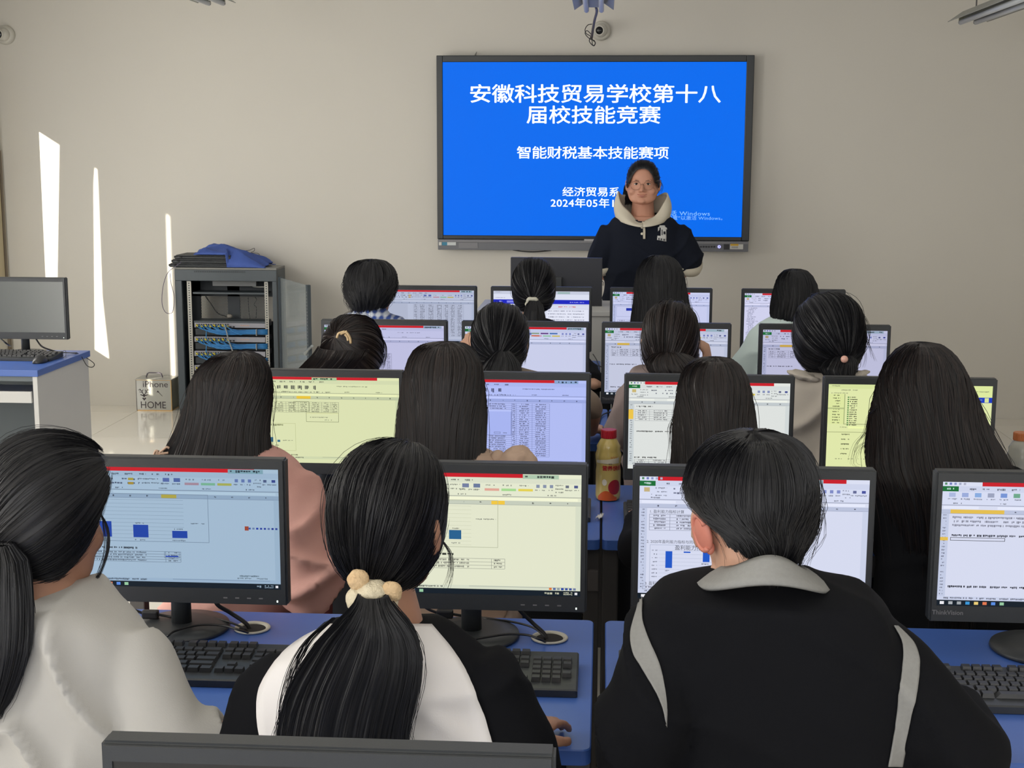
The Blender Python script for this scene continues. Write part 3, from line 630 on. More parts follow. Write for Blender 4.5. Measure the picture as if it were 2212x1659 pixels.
# ------------------------------------------------------------------ interactive board on the front wall
YBd = 9.075
def bp(x, y): return at(x, y, YBd)
tl, br = bp(943, 120), bp(1622, 538.5); bx0, bx1, bz1, bz0 = tl[0], bp(1630, 120)[0], tl[2], bp(946, 539)[2]
sl = bp(957, 135); sr = bp(1612, 135); sbm = bp(958, 507)
bd = thing('interactive_board', 'large black framed interactive board with blue slide on the front wall', 'display board', ((bx0+bx1)/2, YW, bz0))
framem = mat('board_frame', (24, 30, 34), .35); barm = mat('board_bar', (104, 106, 112), .45); barm2 = mat('board_bar_light', (122, 122, 126), .4)
zbar = bp(946, 516)[2]
bbox('casing', (bx0+.01, bx1-.01, YBd+.012, YW-.001, bz0+.01, bz1-.01), mat('board_back', (70, 70, 74), .6), bd, .01)
sx0, sx1, sz1, sz0 = sl[0], sr[0], sl[2], sbm[2]
for b in ((bx0, sx0-.002, YBd-.012, YBd+.014, zbar, bz1), (sx1+.002, bx1, YBd-.012, YBd+.014, zbar, bz1), (sx0-.002, sx1+.002, YBd-.012, YBd+.014, sz1+.002, bz1), (sx0-.002, sx1+.002, YBd-.012, YBd+.014, zbar, sz0-.002)):
    bbox('frame_side', b, framem, bd, .004)
s = Scr((255, 255, 255)); s.r(0, 0, 1, 1, (0, 108, 240), True); scr_obj(s, sx0-.002, sx1+.002, sz0-.002, sz1+.002, YBd, bd)
bbox('speaker_bar', (bx0+.004, bx1-.004, YBd-.016, YBd+.014, bz0, zbar-.001), barm, bd, .003)
bbox('upper_strip', (bx0+.004, bx1-.004, YBd-.022, YBd-.014, zbar-.020, zbar-.003), barm2, bd, .002)
yb_ = YBd-.018
def bpl(x, y): p = at(x, y, yb_); return p[0], p[2]
def plate(name, xa, ya, xb, yb2, m, dy=.003):
    a, c = bpl(xa, ya), bpl(xb, yb2); return newobj(name, *box(a[0], c[0], yb_-dy, yb_+.003, c[1], a[1]), m, bd)
plate('sticker', 948, 522, 954, 530, mat('sticker_white', (205, 205, 200), .6)); plate('sticker', 955, 521, 966, 530, mat('sticker_teal', (60, 130, 160), .6)); plate('sticker', 966, 521, 985, 530, mat('sticker_cream', (200, 205, 205), .6))
plate('port_cover', 991, 524, 1032, 536, barm2, .002)
for k in range(6): 
    a = bpl(1514+k*5.8, 533); newobj('button', *tube([(a[0], yb_-.004, a[1]), (a[0], yb_+.002, a[1])], .0055, 12), mat('button_dark', (30, 30, 34), .5), bd)
a = bpl(1553.5, 533); newobj('power_button', *tube([(a[0], yb_-.005, a[1]), (a[0], yb_+.002, a[1])], .010, 20), mat('power_glow', (190, 190, 255), .5, emit=.9), bd)
newobj('power_symbol', *box(a[0]-.002, a[0]+.002, yb_-.007, yb_-.004, a[1]-.004, a[1]+.006), mat('power_blue', (40, 50, 160), .5), bd)
plate('port_cover', 1564, 527, 1575, 539, mat('port_dark', (38, 38, 44), .5)); plate('warning_sticker', 1577, 526, 1605, 538.5, mat('sticker_white', (205, 205, 200), .6)); plate('warning_band', 1578, 526.5, 1595, 531, mat('sticker_yellow', (214, 170, 50), .6), .004)
for k in range(2): plate('warning_text', 1580, 532.5+k*2.2, 1594, 533.6+k*2.2, logo, .004)
plate('logo_plate', 1262, 516.5, 1287, 521, mat('logo_pale', (190, 190, 192), .5), .008)
for k in range(9): plate('logo_mark', 1263+k*2.7, 517.4, 1264.4+k*2.7, 520.2, mat('logo_grey', (150, 150, 154), .5), .009)
txm = mat('slide_text', (214, 226, 255), .5, emit=1.0)
txm2 = mat('slide_text_faint', (120, 175, 250), .5, emit=.8)
mpp = (sx1-sx0)/655.0
def slide(body, cxp, cyp, pitch, hpx, m=txm, bold=True, align='CENTER', squash=None):
    p = at(cxp, cyp, YBd-.003); n = len(body)
    size = hpx*mpp/.88; adv = pitch*mpp
    textmesh('slide_text', body, size, m, bd, Matrix.Translation((p[0], YBd-.003, p[2])) @ Matrix.Rotation(PI/2, 4, 'X'), sx=squash or 1.2, bold=size*.012 if bold else 0, space=(adv/(squash or 1.2))/size if squash is None else 1.06, align=align, ext=.0006)
slide('安徽科技贸易学校第十八', 1284, 205.5, 48.9, 37)
slide('届校技能竞赛', 1282, 251, 48.6, 36)
slide('智能财税基本技能赛项', 1280, 332, 32.4, 25)
slide('经济贸易系', 1277, 416, 24.9, 19)
slide('2024年05年19日', 1189, 439.5, 24.9, 19.5, align='LEFT', squash=1.13)
slide('激活 Windows', 1534, 462, 1, 11, txm2, False, 'RIGHT', 1.3)
slide('转到“设置”以激活 Windows。', 1568, 472, 1, 8.5, txm2, False, 'RIGHT', 1.2)
tag(cable('board_cable', [tuple(at(1108, 540, 9.12)), tuple(at(1130, 543, 9.1)), tuple(at(1155, 544, 9.1)), tuple(at(1190, 541, 9.12))], .004, rubber), 'thin black cable sagging below the interactive board', 'cable')
tag(newobj('wall_hook', *tube([tuple(at(1026, 122, 9.14)), tuple(at(1028, 116, 9.13)), tuple(at(1030, 112, 9.12))], [.006, .004, .002], 8), mat('hook_grey', (150, 148, 140), .5)), 'small grey hook tip above the board top edge', 'hook')
# ------------------------------------------------------------------ ceiling lamps
tubem = mat('lamp_tube', (196, 200, 204), .3, noise=.03); reflm = mat('lamp_reflector', (150, 152, 146), .35, noise=.2, nscale=8, metal=0); gearm = mat('lamp_housing', (168, 166, 146), .5)
def lamp(xc, y1, z, label, L=1.25):
    t = thing('ceiling_lamp', label, 'lamp', (xc, y1-L/2, z), 'twin tube lamps hung from the ceiling')
    newobj('housing', *box(xc-.03, xc+.03, y1-L, y1, z+.015, z+.06), gearm, t)
    for sx in (-1, 1):
        pr = [(xc+sx*.03, z+.055), (xc+sx*.11, z+.0), (xc+sx*.112, z+.003), (xc+sx*.03, z+.06)]
        V = [(x, y, zz) for y in (y1-L, y1) for x, zz in pr]; F = [(0, 1, 2, 3), (7, 6, 5, 4)]+[(i, i+4, (i+1) % 4+4, (i+1) % 4) for i in range(4)]
        newobj('reflector', V, F, reflm, t)
        newobj('tube', *tube([(xc+sx*.042, y1-L+.02, z-.002), (xc+sx*.042, y1-.015, z-.002)], .0145, 16), tubem, t, True)
        newobj('lamp_holder', *box(xc+sx*.042-.014, xc+sx*.042+.014, y1-.035, y1-.022, z-.01, z+.03), gearm, t)
        newobj('hanger', *tube([(xc, y1-L/2+sx*.45, z+.06), (xc, y1-L/2+sx*.45, ZC)], .004, 8), steel, t)
    return t
p = at(1283, 22, 8.1); lamp(p[0], 8.1, p[2], 'twin tube ceiling lamp seen end-on above the board'); LC = p
p = at(2090, 48, 8.3); lamp(p[0], 8.3, p[2], 'twin tube ceiling lamp in the top right corner')
p = at(468, 7, 8.1); lamp(p[0], 8.1, p[2], 'twin tube ceiling lamp tip at the top edge, left of the board')
# ------------------------------------------------------------------ security cameras
domem = mat('dome_white', (205, 202, 192), .45)
def cctv(px, py, label, look):
    c = at(px, py, YW); t = thing('security_camera', label, 'camera', c, 'dome security cameras')
    def Wt(V): return [(c[0]+v[0], YW-v[2], c[2]+v[1]) for v in V]
    V, F = lathe([(.001, 0), (.06, 0), (.062, .01), (.06, .03), (.05, .045), (.001, .046)], 36); newobj('base', Wt(V), F, domem, t, True)
    V, F = ellipsoid((0, 0, .05), (.043, .043, .043), None, 28, 18); newobj('ball', Wt(V), F, domem, t, True)
    d = Vector(look).normalized(); q = Vector((0, 0, 1)).rotation_difference(d).to_matrix()
    V, F = lathe([(.001, .034), (.03, .034), (.033, .036), (.033, .038), (.028, .041), (.024, .0395), (.001, .0395)], 30); V = [tuple(q @ Vector(v)+Vector((0, 0, .05))) for v in V]; newobj('lens_ring', Wt(V), F, domem, t, True)
    V, F = lathe([(.001, .039), (.024, .039), (.024, .042), (.001, .044)], 30); V = [tuple(q @ Vector(v)+Vector((0, 0, .05))) for v in V]; newobj('lens', Wt(V), F, mat('lens_black', (20, 22, 28), .15), t, True)
    V, F = lathe([(.001, .044), (.007, .044), (.006, .047), (.001, .047)], 16); V = [tuple(q @ Vector((v[0]-.007, v[1], v[2]))+Vector((0, 0, .05))) for v in V]; newobj('lens_eye', Wt(V), F, mat('lens_grey', (120, 122, 120), .3), t, True)
cctv(1298, 67, 'white dome camera on the wall above the board', (-.25, -.1, 1)); cctv(14, 76, 'white dome camera in the upper left corner', (-.35, -.05, 1))
hc = thing('hanging_cable', 'dark tied cable hanging from the middle lamp to the dome camera', 'cable', (LC[0], LC[1], LC[2]))
cable('cord', [(LC[0]+.01, 8.1, LC[2]+.02), tuple(at(1289, 25, 8.35)), tuple(at(1284, 45, 8.7)), tuple(at(1281, 62, 8.95)), tuple(at(1278, 82, 9.03))], .008, mat('tape_grey', (88, 82, 84), .6), hc)
cable('loop', [tuple(at(x, y, 9.02)) for x, y in ((1279, 52), (1270, 54), (1264, 63), (1266, 72), (1277, 80), (1280, 97), (1285, 96), (1284, 88), (1274, 84), (1264, 73), (1268, 66), (1277, 74))], .0028, rubber, hc, 50)
cable('loop', [tuple(at(x, y, 9.025)) for x, y in ((1276, 80), (1273, 88), (1277, 95), (1283, 99), (1286, 92), (1280, 86), (1278, 80))], .0028, rubber, hc, 30)
# ------------------------------------------------------------------ server rack
rackm = mat('rack_paint', (66, 74, 80), .45, noise=.06, nscale=20); rackd = mat('rack_dark', (44, 50, 56), .6); railm = mat('rail_metal', (168, 166, 158), .4, metal=.3)
ry0 = onz(388, 903, 0)[1]; ry1 = 8.99; rx0 = onz(388, 903, 0)[0]; rx1 = at(597, 580, ry0)[0]; rz = at(400, 578, ry0)[2]
print('rack', rx0, rx1, ry0, rz)
rk = thing('server_rack', 'dark grey open network rack cabinet by the front wall', 'rack', ((rx0+rx1)/2, ry0+.2, 0))
T = .02
bbox('top_panel', (rx0, rx1, ry0, ry1, rz-.012, rz), mat('rack_top', (120, 120, 116), .5), rk, .002)
bbox('header', (rx0, rx1, ry0, ry0+.03, rz-.085, rz-.013), rackm, rk, .004)
slots = [box(rx0+.13+k*.012, rx0+.138+k*.012, ry0-.001, ry0+.001, rz-.03, rz-.02) for k in range(28)]; newobj('vent_slots', *join(slots), rackd, rk)
bbox('side_panel', (rx0, rx0+T, ry0+.0301, ry1, .06, rz-.013), rackm, rk, .002)
bbox('side_panel', (rx1-T, rx1, ry0+.0301, ry1, .06, rz-.013), rackm, rk, .002)
bbox('front_post', (rx0, rx0+.045, ry0, ry0+.03, .06, rz-.085), rackm, rk, .004)
bbox('front_post', (rx1-.03, rx1, ry0, ry0+.03, .06, rz-.085), rackm, rk, .004)
bbox('plinth', (rx0+.0, rx1-.0, ry0+.01, ry1, .0, .06), rackd, rk, .003)
# perforated back panel
zz = lambda y: at(500, y, ry0+.05)[2]
for xa, xb in ((435, 492), (518, 574)):
    a = at(xa, 640, ry1-.03)[0]; b = at(xb, 640, ry1-.03)[0]; z1, z0 = at(500, 640, ry1-.03)[2], at(500, 692, ry1-.03)[2]
    parts = []; n1 = 19; n2 = 17; sx_ = (b-a)/n1; sz_ = (z1-z0)/n2
    for i in range(n2+1): parts.append(box(a, b, ry1-.031, ry1-.029, z0+i*sz_-.0008, z0+i*sz_+.0008))
    for i in range(n2):
        for j in range(n1+1):
            xx = a+(j+(.5 if i % 2 else 0))*sx_
            if xx < b: parts.append(box(xx-.0009, xx+.0009, ry1-.031, ry1-.029, z0+i*sz_, z0+(i+1)*sz_))
    oo = newobj('perforated_panel', *join(parts), mat('perforated_steel', (70, 76, 84), .5), rk); oo['kind'] = 'stuff'
newobj('back_panel', *box(rx0+T, rx1-T, ry1-.009, ry1-.002, .06, at(500, 694, ry1-.03)[2]), rackd, rk)
a = at(492, 640, ry1-.03)[0]; b = at(518, 640, ry1-.03)[0]; newobj('back_strip', *box(a, b, ry1-.034, ry1-.026, .3, rz-.02), rackd, rk)
newobj('back_strip', *box(rx0+T, at(434, 640, ry1-.03)[0], ry1-.034, ry1-.026, .3, rz-.02), rackd, rk)
newobj('back_strip', *box(rx0+T, rx1-T, ry1-.034, ry1-.026, at(500, 640, ry1-.03)[2], rz-.02), rackd, rk)
yr = ry0+.035
for px, wd in ((411, .028), (577, .024)):
    c = at(px, 700, yr)[0]; rl = newobj('mounting_rail', *box(c-wd/2, c+wd/2, yr, yr+.003, .08, rz-.09), railm, rk)
    hs = [box(c-.004, c+.004, yr-.0006, yr+.0002, zc_, zc_+.007) for zc_ in np.arange(.1, rz-.1, .0155)]; newobj('rail_holes', *join(hs), rackd, rl)
xa, xb = at(420, 700, yr)[0], at(572, 700, yr)[0]
def shelf(y, h=.012, m=rackm):
    z = at(500, y, yr)[2]; return bbox('rack_shelf', (xa-.005, xb+.005, yr+.004, ry1-.05, z-h, z), m, rk, .002)
shelf(632); shelf(694)
def rdev(name, m, y0, y1, x0=None, x1=None, d=.18, dy=.0):
    a_ = at(x0 or 420, y0, yr)[0]; b_ = at(x1 or 573, y0, yr)[0]; z1_, z0_ = at(500, y0, yr)[2], at(500, y1, yr)[2]
    return bbox(name, (a_, b_, yr-.002+dy, yr+d, z0_, z1_), m, rk, .0015)
ps_ = rdev('power_strip', mat('strip_grey', (112, 114, 116), .5), 600, 620, 453, 548, .06, .10)
for k in range(5):
    a_ = at(475+k*14.5, 604, yr+.1)[0]; zc_ = at(500, 610, yr+.1)[2]; newobj('socket', *box(a_, a_+.032, yr+.095, yr+.1, zc_-.016, zc_+.016), rackd, ps_)
cable('power_lead', [tuple(at(x, y, yr+.09)) for x, y in ((548, 605), (543, 612), (548, 619), (572, 620))], .004, mat('lead_white', (170, 168, 162), .5), rk)
cable('thin_wire', [tuple(at(x, y, yr+.12)) for x, y in ((444, 640), (455, 655), (470, 676), (490, 684))], .003, rubber, rk)
newobj('plug', *ellipsoid(tuple(at(496, 683, yr+.12)), (.02, .015, .014)), mat('plug_grey', (140, 134, 126), .5), rk, True)
cable('thin_wire', [tuple(at(x, y, yr+.25)) for x, y in ((536, 641), (537, 665), (540, 688))], .002, rubber, rk)
cable('thin_wire', [tuple(at(x, y, yr+.25)) for x, y in ((551, 641), (554, 648), (549, 658), (554, 665), (553, 688))], .002, rubber, rk)
netb = [mat('net_blue', (50, 130, 190), .5), mat('net_blue_dark', (38, 104, 165), .5)]; yel = mat('net_yellow', (215, 200, 70), .5); swm = mat('switch_grey', (150, 150, 158), .4); portm = mat('port_black', (36, 38, 44), .5)
for r_, (y0, y1) in enumerate(((698, 708), (728, 739), (759, 770), (790, 801), (821, 832), (852, 863))):
    sw = rdev('network_switch', swm, y0, y1); 
    prts = []
    for k in range(14):
        q = at(425+k*5.2, y0+3, yr)
        for j in range(2): 
            c = at(425+k*5.2, y0+2.8+j*4, yr); prts.append(box(c[0]-.005, c[0]+.005, yr-.004, yr-.001, c[2]-.004, c[2]+.004))
    for x_ in (498, 505): c = at(x_, y0+8, yr); prts.append(box(c[0]-.007, c[0]+.007, yr-.004, yr-.001, c[2]-.005, c[2]+.005))
    newobj('port_row', *join(prts), portm, sw)
    c = at(530, (y0+y1)/2, yr)
    newobj('indicator_marks', *join([box(c[0]-.03+k*.012, c[0]-.024+k*.012, yr-.0035, yr-.0015, c[2]-.003, c[2]+.002) for k in range(5)]), mat('mark_orange', (205, 150, 110), .5), sw)
    if r_ < 5:
        for k in range(22):
            x_s = 424+k*3.1; col_ = netb[k % 2]; s0 = at(x_s, y0+4+(k % 2)*3.5, yr-.008)
            ye = y1+5+(k % 7)*1.4
            q = [tuple(s0), tuple(at(x_s+8, y1+1+(k % 5), yr-.03)), tuple(at(x_s+30, ye+1, yr-.03)), tuple(at(530, ye, yr-.02)), tuple(at(578, ye-1+(k % 3), yr-.004))]
            cable('network_cable', q, .0026, col_, sw, 14)
            if k % 3 == 0: newobj('cable_boot', *tube([tuple(s0+np.array([0, .004, 0])), tuple(at(x_s+3, y0+7, yr-.02))], .005, 8), yel, sw)
        newobj('cable_tie', *box(at(556, y1, yr)[0]-.002, at(556, y1, yr)[0]+.002, yr-.036, yr-.005, at(556, y1+16, yr)[2], at(556, y1+2, yr)[2]), railm, sw)
        rdev('cable_manager', rackd, y1+3, y1+17, d=.1, dy=.02)
    if r_ < 2: 
        c = at(446, y1+6, yr-.02); c2 = at(445, y1+24, yr-.02); cable('drop_cable', [tuple(c), tuple(c2)], .003, netb[0], sw, 4)
cable('grey_trunk', [tuple(at(x, y, yr-.045)) for x, y in ((484, 700), (489, 715), (494, 735), (502, 757), (508, 775))], .0045, mat('trunk_grey', (150, 152, 150), .5), rk)
# glass door standing open on the right
hp = at(600, 598, ry0-.005); dz1 = hp[2]; op = onz(664, 616, dz1); print('door', hp, op)
dvec = np.array([op[0]-hp[0], op[1]-hp[1]]); dl_ = np.linalg.norm(dvec); dvec /= dl_; dn = np.array([-dvec[1], dvec[0]])
def dbox(a0, a1, t0, t1, z0, z1):
    V, F = box(a0, a1, t0, t1, z0, z1); return [(hp[0]+v[0]*dvec[0]+v[1]*dn[0], hp[1]+v[0]*dvec[1]+v[1]*dn[1], v[2]) for v in V], F
dr = newobj('door', *dbox(.0, .035, 0, .02, .07, dz1), rackm, rk)
newobj('door_stile', *dbox(dl_-.035, dl_, 0, .02, .07, dz1), rackm, dr)
newobj('door_rail', *dbox(.035, dl_-.035, .004, .014, .07, .12), rackm, dr)
newobj('glass', *dbox(.035, dl_-.035, .007, .012, .12, dz1-.004), mat('door_glass', (150, 158, 160), .08, alpha=.45, spec=.8), dr)
newobj('stile_holes', *join([dbox(dl_-.02, dl_-.014, -.001, .021, z, z+.008) for z in np.arange(.1, dz1-.03, .02)]), railm, dr)
lz = at(660, 753, 8.3)[2]
newobj('latch', *tube([(hp[0]+dvec[0]*(dl_-.06), hp[1]+dvec[1]*(dl_-.06), lz-.02), (hp[0]+dvec[0]*dl_, hp[1]+dvec[1]*dl_, lz+.01), (hp[0]+dvec[0]*(dl_+.07), hp[1]+dvec[1]*(dl_+.07), lz+.04)], [.016, .008, .008], 10), mat('latch_metal', (170, 175, 175), .3, metal=.6), dr)
# things on the rack: three black laptops and a blue cloth
lapm = mat('laptop_black', (34, 38, 42), .5)
for k, (xa_, xb_, ya_, yb2, lab) in enumerate(((366, 494, 559, 569, 'bottom black laptop of the stack on the rack'), (372, 500, 551, 558.5, 'middle black laptop of the stack on the rack'), (378, 498, 545.5, 550.5, 'top black laptop of the stack on the rack'))):
    Yc = ry0+.03; a_, b_ = at(xa_, ya_, Yc), at(xb_, yb2, Yc); z0_ = rz+.001+k*.0265; z1_ = z0_+.0245
    t = thing('laptop', lab, 'laptop', ((a_[0]+b_[0])/2, Yc+.12, z0_), 'stacked black laptops')
    bbox('laptop_base', (a_[0], b_[0], Yc-.01, Yc+.24, z0_, z0_+.014), lapm, t, .005); bbox('laptop_lid', (a_[0]+.004, b_[0], Yc-.005, Yc+.24, z0_+.0145, z1_), lapm, t, .004)
    newobj('laptop_hinge', *tube([(a_[0]-.004, Yc, z0_+.012), (a_[0]+.05, Yc-.004, z0_+.012)], .008, 10), blk2, t, True)
ztp = rz+.08
def clothfn():
    U_, V_ = 70, 40; V = []; F = []; cx0, cx1 = at(428, 570, ry0+.1)[0], at(578, 570, ry0+.1)[0]; y0_ = ry0+.0; y1_ = ry0+.3
    topx = [428, 436, 450, 470, 500, 530, 545, 560, 578]; topy = [556, 538, 529, 531, 536, 541, 549, 558, 572]
    for i in range(U_+1):
        u = i/U_; x = cx0+(cx1-cx0)*u; px = 428+150*u
        zt_ = at(px, np.interp(px, topx, topy), ry0+.15)[2]
        for j in range(V_+1):
            v = j/V_; y = y0_+(y1_-y0_)*v
            base = rz+.004 if px > 497 else ztp+.005
            hgt = max(0, zt_-base); b = math.sin(PI*min(1, max(0, v*1.02)))**.55
            fold = .014*math.sin(u*9+v*7+1)+.010*(1-abs(math.sin(u*8-v*6)))**2+.009*(1-abs(math.sin(u*5+v*9+1)))**2
            V.append((x+.008*math.sin(v*20), y, base+max(0, hgt*b+fold*b*.8)))
    for i in range(U_):
        for j in range(V_): k = i*(V_+1)+j; F.append((k, k+V_+1, k+V_+2, k+1))
    return V, F
o = newobj('blue_cloth', *clothfn(), mat('blue_fabric', (66, 92, 168), .8, noise=.25, nscale=14, bump=.3, bscale=90), None, True); s_ = o.modifiers.new('t', 'SOLIDIFY'); s_.thickness = .004
tag(o, 'crumpled royal blue cloth draped over laptops on the rack', 'cloth')
tag(cable('thin_strap', [tuple(at(x, y, ry0+.2)) for x, y in ((525, 543), (540, 540), (549, 536), (549, 542), (542, 546), (556, 547), (560, 551), (550, 554))], .0016, rubber, None, 40), 'thin dark strap loops sticking out of the blue cloth', 'strap')
tag(cable('hanging_lead', [tuple(at(x, y, ry0-.02)) for x, y in ((392, 566), (378, 576), (362, 590), (352, 620), (350, 655), (357, 674), (368, 677), (374, 670), (376, 640), (369, 610), (367, 590))], .002, mat('lead_purple', (90, 80, 105), .5), None, 50), 'thin purple grey lead looping down the left side of the rack', 'cable')
# ------------------------------------------------------------------ engraved box on the floor
bq = onz(296, 887, 0); bq2 = onz(372, 888, 0); bxx0, bxx1, byf = bq[0], bq2[0], bq[1]; bzt = at(294, 820, byf)[2]; byb = min(YW-.01, byf+.155)
print('box', bxx0, bxx1, byf, bzt)
bxo = thing('keepsake_box', 'clear square box with handle, deer head and HOME lettering, beside the rack', 'box', ((bxx0+bxx1)/2, byf, 0))
acr = mat('acrylic_smoke', (200, 200, 192), .08, alpha=.72, spec=.8); gold = mat('gold_edge', (205, 165, 105), .3, metal=.5); ink = mat('engraving', (66, 58, 62), .6)
newobj('front_panel', *box(bxx0, bxx1, byf, byf+.003, .006, bzt), acr, bxo); newobj('back_panel', *box(bxx0, bxx1, byb-.003, byb, .006, bzt), acr, bxo)
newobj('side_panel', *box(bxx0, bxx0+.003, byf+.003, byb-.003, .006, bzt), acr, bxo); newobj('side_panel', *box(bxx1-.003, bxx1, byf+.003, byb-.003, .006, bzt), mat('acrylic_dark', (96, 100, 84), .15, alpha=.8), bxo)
newobj('lid', *box(bxx0-.006, bxx1+.004, byf-.006, byb, bzt, bzt+.005), acr, bxo); newobj('bottom_panel', *box(bxx0, bxx1, byf, byb, .0, .006), gold, bxo)
newobj('edge_strip', *join([box(bxx1-.004, bxx1+.001, byf-.001, byf+.004, 0, bzt), box(bxx0-.001, bxx1, byf-.001, byf+.002, bzt-.004, bzt)]), gold, bxo)
newobj('edge_strip', *box(bxx0-.001, bxx0+.002, byf-.001, byf+.004, 0, bzt), ink, bxo)
hx0, hx1 = bxx0+.055, bxx0+.15; hm = (byf+byb)/2
newobj('handle', *tube([(hx0-.008, hm, bzt+.005), (hx0, hm, bzt+.03), (hx0+.012, hm, bzt+.036), (hx1-.012, hm, bzt+.036), (hx1, hm, bzt+.03), (hx1+.008, hm, bzt+.005)], .004, 6, up=(0, 1, 0), rb=.011), mat('handle_grey', (104, 98, 110), .4), bxo)
bw = bxx1-bxx0
def btxt(body, u, v, size, sx=1): textmesh('engraved_text', body, size, ink, bxo, Matrix.Translation((bxx0+bw*u, byf-.001, bzt*(1-v))) @ Matrix.Rotation(PI/2, 4, 'X'), sx=sx, ext=.0004)
btxt('iPhone', .55, .15, .058, 1.1); btxt('HOME', .47, .82, .066, .95)
def seg(name, pts, r): return tube([(bxx0+bw*u, byf-.001, bzt*(1-v)) for u, v in pts], r, 6)
dp = [seg('', [(.22, .5), (.15, .36), (.1, .3)], .0022), seg('', [(.22, .5), (.30, .36), (.34, .3)], .0022), seg('', [(.16, .38), (.2, .32)], .0018), seg('', [(.28, .38), (.25, .32)], .0018), seg('', [(.12, .33), (.06, .33)], .0016), seg('', [(.32, .33), (.38, .33)], .0016), seg('', [(.17, .42), (.09, .39)], .0016), seg('', [(.27, .42), (.35, .39)], .0016),
      seg('', [(.12, .48), (.22, .53)], .003), seg('', [(.32, .48), (.22, .53)], .003)]
def poly(pts, t_=.0008): return [(bxx0+bw*u, byf-t_, bzt*(1-v)) for u, v in pts]+[(bxx0+bw*u, byf-t_+.0016, bzt*(1-v)) for u, v in pts]
def pf(n): return [tuple(range(n)), tuple(range(2*n-1, n-1, -1))]+[(i, i+n, (i+1) % n+n, (i+1) % n) for i in range(n)]
pts = [(.19, .47), (.25, .47), (.26, .51), (.22, .57), (.18, .51)]; dp.append((poly(pts), pf(5))); pts = [(.16, .6), (.19, .57), (.22, .6), (.25, .57), (.28, .6), (.22, .67)]; dp.append((poly(pts), pf(6)))
newobj('deer_engraving', *join(dp), ink, bxo); newobj('arrow_engraving', *join([seg('', [(.62, .38), (.74, .52)], .0014), (poly([(.58, .4), (.61, .34), (.66, .4)]), pf(3))]), ink, bxo)
# ------------------------------------------------------------------ teacher's console desk and monitor
tdz = at(1298, 673, 7.05)[2]
td = thing('console_desk', 'white console desk in front of the standing person', 'desk', (-.2, 7.3, 0))
tx0, tx1 = at(1028, 672, 7.05)[0], .14
bbox('worktop', (tx0, tx1, 7.05, 7.6, tdz-.025, tdz), white_lam, td, .003); bbox('front_panel', (tx0+.01, tx1-.01, 7.06, 7.08, .0, tdz-.026), white_lam, td, .002)
bbox('side_panel', (tx0+.01, tx0+.03, 7.081, 7.58, 0, tdz-.026), white_lam, td, .002); bbox('side_panel', (tx1-.03, tx1-.01, 7.081, 7.58, 0, tdz-.026), white_lam, td, .002)
mt = thing('console_monitor', 'large black monitor seen from behind on the white console desk', 'monitor', (0, 7.35, tdz))
a_, b_ = at(1103, 556, 7.3), at(1300, 672, 7.3)
bbox('back_shell', (a_[0], b_[0], 7.3, 7.335, b_[2], a_[2]), mat('shell_navy', (40, 42, 50), .45, noise=.1, nscale=10), mt, .004)
bbox('screen', (a_[0]+.01, b_[0]-.01, 7.335, 7.338, b_[2]+.02, a_[2]-.01), blk2, mt, .0005)
bbox('stand', ((a_[0]+b_[0])/2-.03, (a_[0]+b_[0])/2+.03, 7.27, 7.3, tdz+.001, a_[2]-.1), blk, mt, .004); bbox('stand_foot', ((a_[0]+b_[0])/2-.1, (a_[0]+b_[0])/2+.1, 7.22, 7.42, tdz+.001, tdz+.013), blk, mt, .004)
newobj('rim_hook', *tube([(b_[0]-.002, 7.31, (a_[2]+b_[2])/2+.02), (b_[0]+.006, 7.31, (a_[2]+b_[2])/2+.012), (b_[0]+.004, 7.31, (a_[2]+b_[2])/2-.006)], .002, 6), blk, mt)
# ------------------------------------------------------------------ people: shared builders
def folds(o, cx, zt, amp, k=1.0, seed=0):
    me = o.data; n = len(me.vertices); co = np.empty(n*3, np.float32); me.vertices.foreach_get('co', co); co = co.reshape(-1, 3).astype(float); no = np.empty(n*3, np.float32)
    me.vertices.foreach_get('normal', no); no = no.reshape(-1, 3)
    x, y, z = co[:, 0]-cx, co[:, 1], co[:, 2]-zt; ax = np.abs(x); s1 = seed*1.7
    warp = .9*np.sin(11*z+5*x+s1)+.6*np.sin(17*x-9*y+s1*2)
    f1 = 1-np.abs(np.sin((30*ax+19*z+6*y)*k*.5+warp+s1)); f2 = 1-np.abs(np.sin((26*ax-24*z+10*y)*k*.5+1.3*warp+2*s1)); f3 = 1-np.abs(np.sin((12*x+34*z+14*y)*k*.5-warp+s1*3))
    m1 = np.clip(.5+.7*np.sin(7*x+4*z+s1), 0, 1); m2 = np.clip(.5+.7*np.sin(6*z-5*x+2*s1+1), 0, 1); m3 = np.clip(.4+.7*np.sin(8*y+7*z+s1*3+2), 0, 1)
    d = amp*(f1**2.2*m1+f2**2.2*m2+.7*f3**2.2*m3-.22)
    d *= np.clip((-z+.02)/.08, .15, 1); co += no*d[:, None]; me.vertices.foreach_set('co', co.astype(np.float32).ravel()); me.update()

